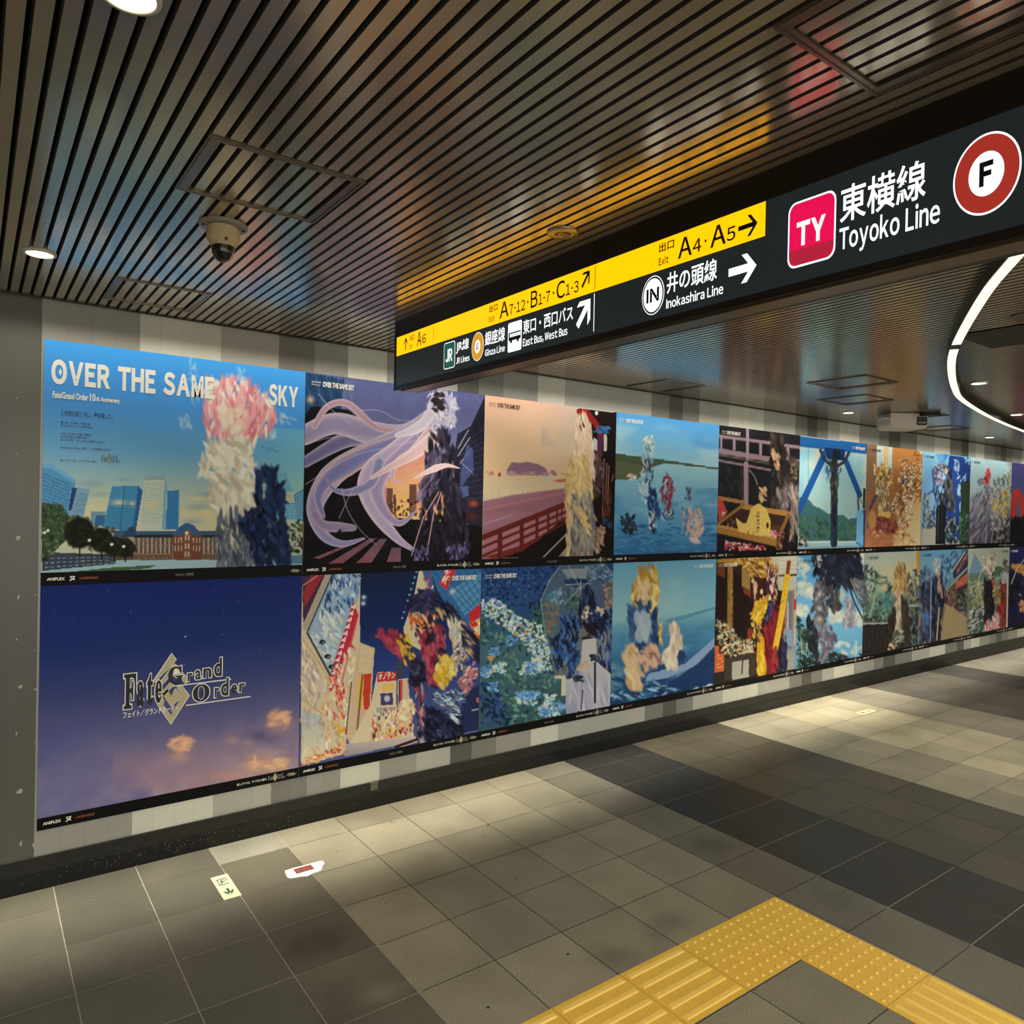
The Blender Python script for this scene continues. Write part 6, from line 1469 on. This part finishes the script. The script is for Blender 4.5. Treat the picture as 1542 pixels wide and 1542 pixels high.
# ------------------------------------------------------------------ access panels in the ceiling
m_fr = mat('bronze_panel_frame', (128, 116, 98), rough=0.3, metal=0.7, noise=0.1, nscale=14)
LAB = ['slatted ceiling access panel directly above the dome camera', 'slatted ceiling access panel between dome camera and poster wall', 'large slatted access panel in the top right ceiling corner above the sign',
       'faint ceiling access panel seen just under the sign, beside the wall', 'far ceiling access panel, the largest outline left of the curved light', 'far ceiling access panel between the small wall downlight and the larger outline',
       'far ceiling access panel carrying the grey box unit', 'far ceiling access panel under the bend of the curved light near the wall']
for (x0, x1, y0, y1), lab in zip(ACC, LAB):
    o = thing('ceiling_access_panel', ((x0 + x1) / 2, (y0 + y1) / 2, CEIL), lab, 'ceiling panel', 'square access panels in the slatted ceiling')
    f = MB()
    w = .021
    inner = [P0 + PITCH * k + GAP / 2 for k in range(-120, 340)]
    inner = [q for q in inner if q > x0 + PITCH * .8 and q + PITCH - GAP < x1 - PITCH * .8]
    wl_, wr_ = inner[0] - .006 - x0, x1 - inner[-1] - PITCH + GAP - .006
    for a, b in (((x0, y0), (x1, y0 + w)), ((x0, y1 - w), (x1, y1)), ((x0, y0 + w), (x0 + wl_, y1 - w)), ((x1 - wr_, y0 + w), (x1, y1 - w))):
        f.box((a[0] + .003, a[1] + (.003 if a[1] == y0 else 0), CEIL - .004), (b[0] - .003, b[1] - (.003 if b[1] == y1 else 0), CEIL + .012))
    for a, b in (((x0 + .008, y0 + .008), (x1 - .008, y0 + .011)), ((x0 + .008, y1 - .011), (x1 - .008, y1 - .008)), ((x0 + .008, y0 + .011), (x0 + .011, y1 - .011)), ((x1 - .011, y0 + .011), (x1 - .008, y1 - .011))):
        f.box((a[0], a[1], CEIL - .006), (b[0], b[1], CEIL - .004))
    f.build('frame', m_fr, o)
    s = MB()
    for xa in inner:
        slat(s, xa, xa + PITCH - GAP, y0 + w + .001, y1 - w - .001, CEIL + .001)
    s.build('slat_field', [m_slat, m_flank], o)

bk = MB()
bk.box((BLK[0], BLK[2], CEIL - .002), (BLK[1], BLK[3], CEIL + .02))
o = bk.build('blank_ceiling_panel', mat('matt_dark_panel', (36, 31, 26), rough=0.6, noise=0.1, nscale=10))
tag(o, 'plain dark ceiling panel without slats, just right of the break in the curved light', 'ceiling panel')

# ------------------------------------------------------------------ dome camera
m_cream = mat('cream_plastic', (206, 186, 140), rough=0.42, noise=0.04, nscale=20)
m_dome = mat('smoked_dome', (8, 8, 9), rough=0.06, spec=0.8, noise=0.05, nscale=20)
m_grey = mat('grey_plastic', (150, 140, 126), rough=0.45, noise=0.04, nscale=20)
cx, cy = 0.341, -1.288
DC = thing('dome_camera', (cx, cy, CEIL), 'cream dome security camera with dark glass bulb under the left ceiling', 'security camera')
b = MB(); b.lathe([(0.066, CEIL), (0.067, CEIL - .006), (0.064, CEIL - .009), (0.042, CEIL - .009)], cx, cy, 48); mpl = b.build('mounting_plate', m_grey, DC, smooth=True)
b = MB(); b.lathe([(0.041, CEIL - .009), (0.041, CEIL - .014), (0.0455, CEIL - .015), (0.0455, CEIL - .044), (0.044, CEIL - .047), (0.0325, CEIL - .064), (0.030, CEIL - .065)], cx, cy, 48); bdy = b.build('body', m_cream, DC)
prof = [(0.0312, CEIL - .060), (0.0312, CEIL - .070)]
for k in range(1, 11):
    a = math.pi / 2 * k / 10
    prof.append((max(.0005, 0.0312 * math.cos(a)), CEIL - .070 - 0.038 * math.sin(a)))
b = MB(); b.lathe(prof, cx, cy, 40); gdm = b.build('glass_dome', m_dome, DC, smooth=True)
b = MB()
ring = []
for k in range(25):
    a = math.pi * k / 24
    ring.append((math.cos(a), math.sin(a)))
for k in range(24):
    (c0, s0), (c1, s1) = ring[k], ring[k + 1]
    ux, uy = 0.80, -0.60
    rr = 0.0330
    for q in (0,):
        p = lambda c, s, r, w: (cx + ux * c * r - uy * w, cy + uy * c * r + ux * w, CEIL - .070 - s * r * 1.2)
        b.face([p(c0, s0, rr, -.0016), p(c1, s1, rr, -.0016), p(c1, s1, rr, .0016), p(c0, s0, rr, .0016)])
        b.face([p(c0, s0, rr - .002, -.0016), p(c1, s1, rr - .002, -.0016), p(c1, s1, rr, -.0016), p(c0, s0, rr, -.0016)])
        b.face([p(c0, s0, rr - .002, .0016), p(c1, s1, rr - .002, .0016), p(c1, s1, rr, .0016), p(c0, s0, rr, .0016)])
b.build('dome_hoop', mat('bright_hoop', (206, 200, 186), rough=0.25, metal=0.6, noise=0.03, nscale=20), gdm)
b = MB(); b.box((cx - .006, cy - .0435, CEIL - .056), (cx + .001, cy - .0370, CEIL - .047)); b.build('latch', mat('brown_latch', (96, 70, 44), rough=0.5, noise=0.05, nscale=20), bdy)
b = MB()
for sx, sy in ((-.055, .004), (.053, -.012), (.01, .055)):
    b.lathe([(.0005, CEIL - .0115), (.004, CEIL - .0115), (.004, CEIL - .0095)], cx + sx, cy + sy, 12)
b.build('screws', m_dark, mpl)

# ------------------------------------------------------------------ flush round fittings
SPR = thing('sprinkler_head', (1.137, -1.865, CEIL), 'small round metal sprinkler rosette in the ceiling, tinted by the yellow sign', 'sprinkler')
b = MB(); b.lathe([(.047, CEIL + .001), (.047, CEIL - .004), (.043, CEIL - .006), (.034, CEIL - .005), (.025, CEIL - .008), (.0225, CEIL - .006), (.0225, CEIL + .004)], 1.137, -1.865, 40); b.build('rosette', mat('satin_rosette', (178, 160, 128), rough=0.3, metal=0.75, noise=0.04, nscale=20), SPR, smooth=True)
b = MB(); b.lathe([(.0005, CEIL - .001), (.0225, CEIL - .001)], 1.137, -1.865, 30); rcs = b.build('recess', mat('recess_brown', (58, 42, 26), rough=0.7, noise=0.1, nscale=30), SPR)
b = MB()
for k in range(5):
    q = -.014 + k * .007
    b.box((1.137 + q - .0012, -1.865 - .012, CEIL - .007), (1.137 + q + .0012, -1.865 + .010, CEIL - .001))
b.build('deflector_tines', mat('bright_tines', (214, 204, 170), rough=0.25, metal=0.8, noise=0.04, nscale=20), rcs)
SPK = thing('ceiling_speaker', (3.135, -2.372, CEIL), 'flat round grey ceiling speaker at the right edge, inside the curved light', 'speaker')
b = MB(); b.lathe([(.076, CEIL + .001), (.076, CEIL - .005), (.070, CEIL - .008), (.066, CEIL - .006)], 3.135, -2.372, 40); b.build('rim', m_fr, SPK, smooth=True)
b = MB(); b.lathe([(.066, CEIL - .006), (.03, CEIL - .0075), (.0005, CEIL - .008)], 3.135, -2.372, 40); b.build('grille', mat('speaker_grille', (108, 98, 82), rough=0.5, metal=0.4, noise=0.15, nscale=300), SPK, smooth=True)

# grey box unit hanging from the far panel
bx, by = 5.74, -0.62
PJ = thing('ceiling_box_unit', (bx, by, CEIL), 'grey rounded box unit with dark recessed front hanging from the far ceiling', 'ceiling device')
ux, uy = 0.806, -0.592            # across the unit
vx, vy = 0.592, 0.806


def boxy(mb, c0, c1, d0, d1, z0, z1, r, n=5):
    """rounded lower edges: profile across the unit, drawn out in depth"""
    prof = [(c0, z1)]
    for k in range(n + 1):
        a = math.pi + math.pi / 2 * k / n
        prof.append((c0 + r + r * math.cos(a), z0 + r + r * math.sin(a)))
    for k in range(n + 1):
        a = 1.5 * math.pi + math.pi / 2 * k / n
        prof.append((c1 - r + r * math.cos(a), z0 + r + r * math.sin(a)))
    prof.append((c1, z1))
    P = lambda c, d, z: (bx + ux * c + vx * d, by + uy * c + vy * d, z)
    for (a, za), (b_, zb_) in zip(prof, prof[1:]):
        mb.face([P(a, d0, za), P(b_, d0, zb_), P(b_, d1, zb_), P(a, d1, za)])
    mb.face([P(c, d0, z) for c, z in prof][::-1])
    mb.face([P(c, d1, z) for c, z in prof])


b = MB(); boxy(b, -.155, .14, -.10, .12, CEIL - .125, CEIL - .004, .045); ub = b.build('body', mat('unit_grey', (214, 202, 186), rough=0.5, noise=0.04, nscale=20), PJ)
b = MB(); boxy(b, .05, .13, -.104, -.098, CEIL - .098, CEIL - .030, .012); b.build('recess', mat('unit_recess', (52, 48, 44), rough=0.5, noise=0.05, nscale=20), ub)
b = MB(); boxy(b, .062, .118, -.108, -.1035, CEIL - .080, CEIL - .074, .0025); b.build('bright_slot', m_ring, ub)
b = MB(); boxy(b, .07, .20, -.16, .02, CEIL - .026, CEIL - .003, .004); b.build('hood', m_sbox, PJ)
b = MB(); boxy(b, -.205, -.150, -.09, .02, CEIL - .048, CEIL - .040, .003); b.build('side_bracket', m_ring, PJ)

# ------------------------------------------------------------------ yellow guide path
m_tac = mat('yellow_tactile', (206, 164, 62), rough=0.42, spec=0.4, noise=0.07, nscale=18, bump=0.02)
m_tacd = mat('yellow_tactile_studs', (222, 184, 86), rough=0.3, spec=0.5, noise=0.04, nscale=40)
tl = {(-1, 0): 'studded yellow guide tile left of the corner tile', (0, 0): 'studded yellow guide tile at the corner of the path, farthest from viewer', (0, 1): 'studded yellow guide tile on the right arm, next to the corner tile',
      (0, 2): 'ribbed yellow guide tile on the right arm beside the studded one', (0, 3): 'ribbed yellow guide tile on the right arm at the picture edge', (-2, 0): 'ribbed yellow guide tile beside the studded tiles on the left arm',
      (-3, 0): 'ribbed yellow guide tile second from the studs on the left arm', (-4, 0): 'ribbed yellow guide tile at the bottom picture edge on the left arm', (-5, 0): 'ribbed yellow guide tile last of the left arm, mostly out of frame'}
for (i, j), kind in tact_cells.items():
    x0, x1, y0, y1 = tact_rect(i, j)
    o = thing('tactile_tile', ((x0 + x1) / 2, (y0 + y1) / 2, 0), tl[(i, j)], 'guide tile', 'yellow tactile guide tiles in the floor')
    e = .0012
    b = MB(); b.box((x0 + e, y0 + e, -.001), (x1 - e, y1 - e, .0022)); pl_ = b.build('plate', m_tac, o)
    s = MB()
    if kind == 'dots':
        for a in range(7):
            for c in range(7):
                px_, py_ = x0 + (x1 - x0) * (a + .5) / 7, y0 + (y1 - y0) * (c + .5) / 7
                s.lathe([(.0085, .0021), (.0078, .0038), (.0055, .0052), (.0028, .0058), (.0004, .0060)], px_, py_, 12)
        s.build('studs', m_tacd, o, smooth=True)
    else:
        for a in range(5):
            f = (a + .5) / 5
            if j == 0:
                yc = y0 + (y1 - y0) * f
                q = [(x0 + .012, yc - .012), (x1 - .012, yc - .012), (x1 - .012, yc + .012), (x0 + .012, yc + .012)]
            else:
                xc = x0 + (x1 - x0) * f
                q = [(xc - .012, y0 + .012), (xc + .012, y0 + .012), (xc + .012, y1 - .012), (xc - .012, y1 - .012)]
            mx_, my_ = sum(p[0] for p in q) / 4, sum(p[1] for p in q) / 4
            t = []
            for X_, Y_ in q:
                t.append((X_ - math.copysign(.004, X_ - mx_), Y_ - math.copysign(.004, Y_ - my_), .0062))
            bq = [(X_, Y_, .0021) for X_, Y_ in q]
            s.face(t)
            for k in range(4):
                s.face([bq[k], bq[(k + 1) % 4], t[(k + 1) % 4], t[k]])
        s.build('ribs', m_tacd, o)

# ------------------------------------------------------------------ floor stickers and a scrap of paper
m_glow = mat('pale_sticker', (216, 198, 148), rough=0.5, noise=0.05, nscale=40)
m_grn = mat('green_print', (34, 78, 70), rough=0.5, noise=0.08, nscale=60)


def sticker(x0, x1, y0, y1, label, ang_swap=False):
    o = thing('exit_floor_sticker', ((x0 + x1) / 2, (y0 + y1) / 2, 0), label, 'floor sticker', 'exit arrow stickers on the floor')
    b = MB(); b.box((x0, y0, 0.0002), (x1, y1, .0010)); b.build('sheet', m_glow, o)
    s = MB()
    def P(u, v):                      # u across 0..1, v along 0..1 (towards the arrow's tip)
        if ang_swap: return (x1 - (x1 - x0) * v, y1 - (y1 - y0) * u, .0013)
        return (x0 + (x1 - x0) * u, y1 - (y1 - y0) * v, .0013)
    for q in ([(.42, .58), (.58, .58), (.58, .80), (.42, .80)], [(.22, .66), (.42, .74), (.42, .80), (.5, .90), (.22, .74)], [(.78, .66), (.78, .74), (.5, .90), (.58, .80), (.58, .74)]):
        s.face([P(*p) for p in q])
    for q in ([(.22, .14), (.78, .14), (.78, .18), (.22, .18)], [(.22, .38), (.78, .38), (.78, .42), (.22, .42)], [(.22, .14), (.28, .14), (.28, .42), (.22, .42)], [(.72, .14), (.78, .14), (.78, .30), (.72, .30)], [(.40, .20), (.52, .20), (.46, .36), (.36, .36)], [(.48, .26), (.66, .24), (.64, .30), (.50, .31)], [(.54, .18), (.60, .18), (.60, .22), (.54, .22)]):
        s.face([P(*p) for p in q])
    s.build('exit_print', m_grn, o)
    return o


sticker(0.591, 0.659, -0.507, -0.299, 'pale exit sticker with running sign and green arrow, near the left wall')
sticker(5.455, 5.665, -0.500, -0.432, 'small pale exit sticker on the far floor near the wall', True)
pr = thing('paper_scrap', (0.94, -0.46, 0), 'torn white paper scrap with a dark red print lying on the floor tiles', 'paper')
m_pap = mat('torn_paper', (236, 228, 202), rough=0.7, noise=0.05, nscale=40)
q = 80 / 1542


def FL(u, v):
    return None


pts = [(0.868, -0.412), (0.905, -0.409), (0.950, -0.412), (0.985, -0.412), (1.030, -0.413), (1.035, -0.432), (1.030, -0.450), (1.016, -0.458), (1.012, -0.474), (0.994, -0.494), (0.960, -0.501), (0.930, -0.508), (0.918, -0.500), (0.905, -0.496), (0.880, -0.494), (0.862, -0.486), (0.858, -0.470), (0.862, -0.440)]
b = MB()
top = [(x, y, .0022 + .0016 * math.sin(x * 60) * math.cos(y * 50)) for x, y in pts]
b.face(top[::-1]); b.face([(x, y, .0004) for x, y in pts])
for k in range(len(pts)):
    k2 = (k + 1) % len(pts)
    b.face([(pts[k][0], pts[k][1], .0004), (pts[k2][0], pts[k2][1], .0004), top[k2], top[k]])
b.build('sheet', m_pap, pr)
m_rp = mat('dark_red_print', (112, 52, 42), rough=0.5, noise=0.5, nscale=90)
b = MB(); b.box((0.900, -0.468, .0030), (0.978, -0.424, .0044)); b.build('printed_label', m_rp, pr)

tp = MB(); tp.box((1.455, -.0156, .092), (1.497, -.0102, .132))
tag(tp.build('tape_patch', mat('grimy_tape', (98, 94, 74), rough=0.6, noise=0.3, nscale=60)), 'small grimy strip of tape stuck on the black baseboard under the bright street poster', 'tape')
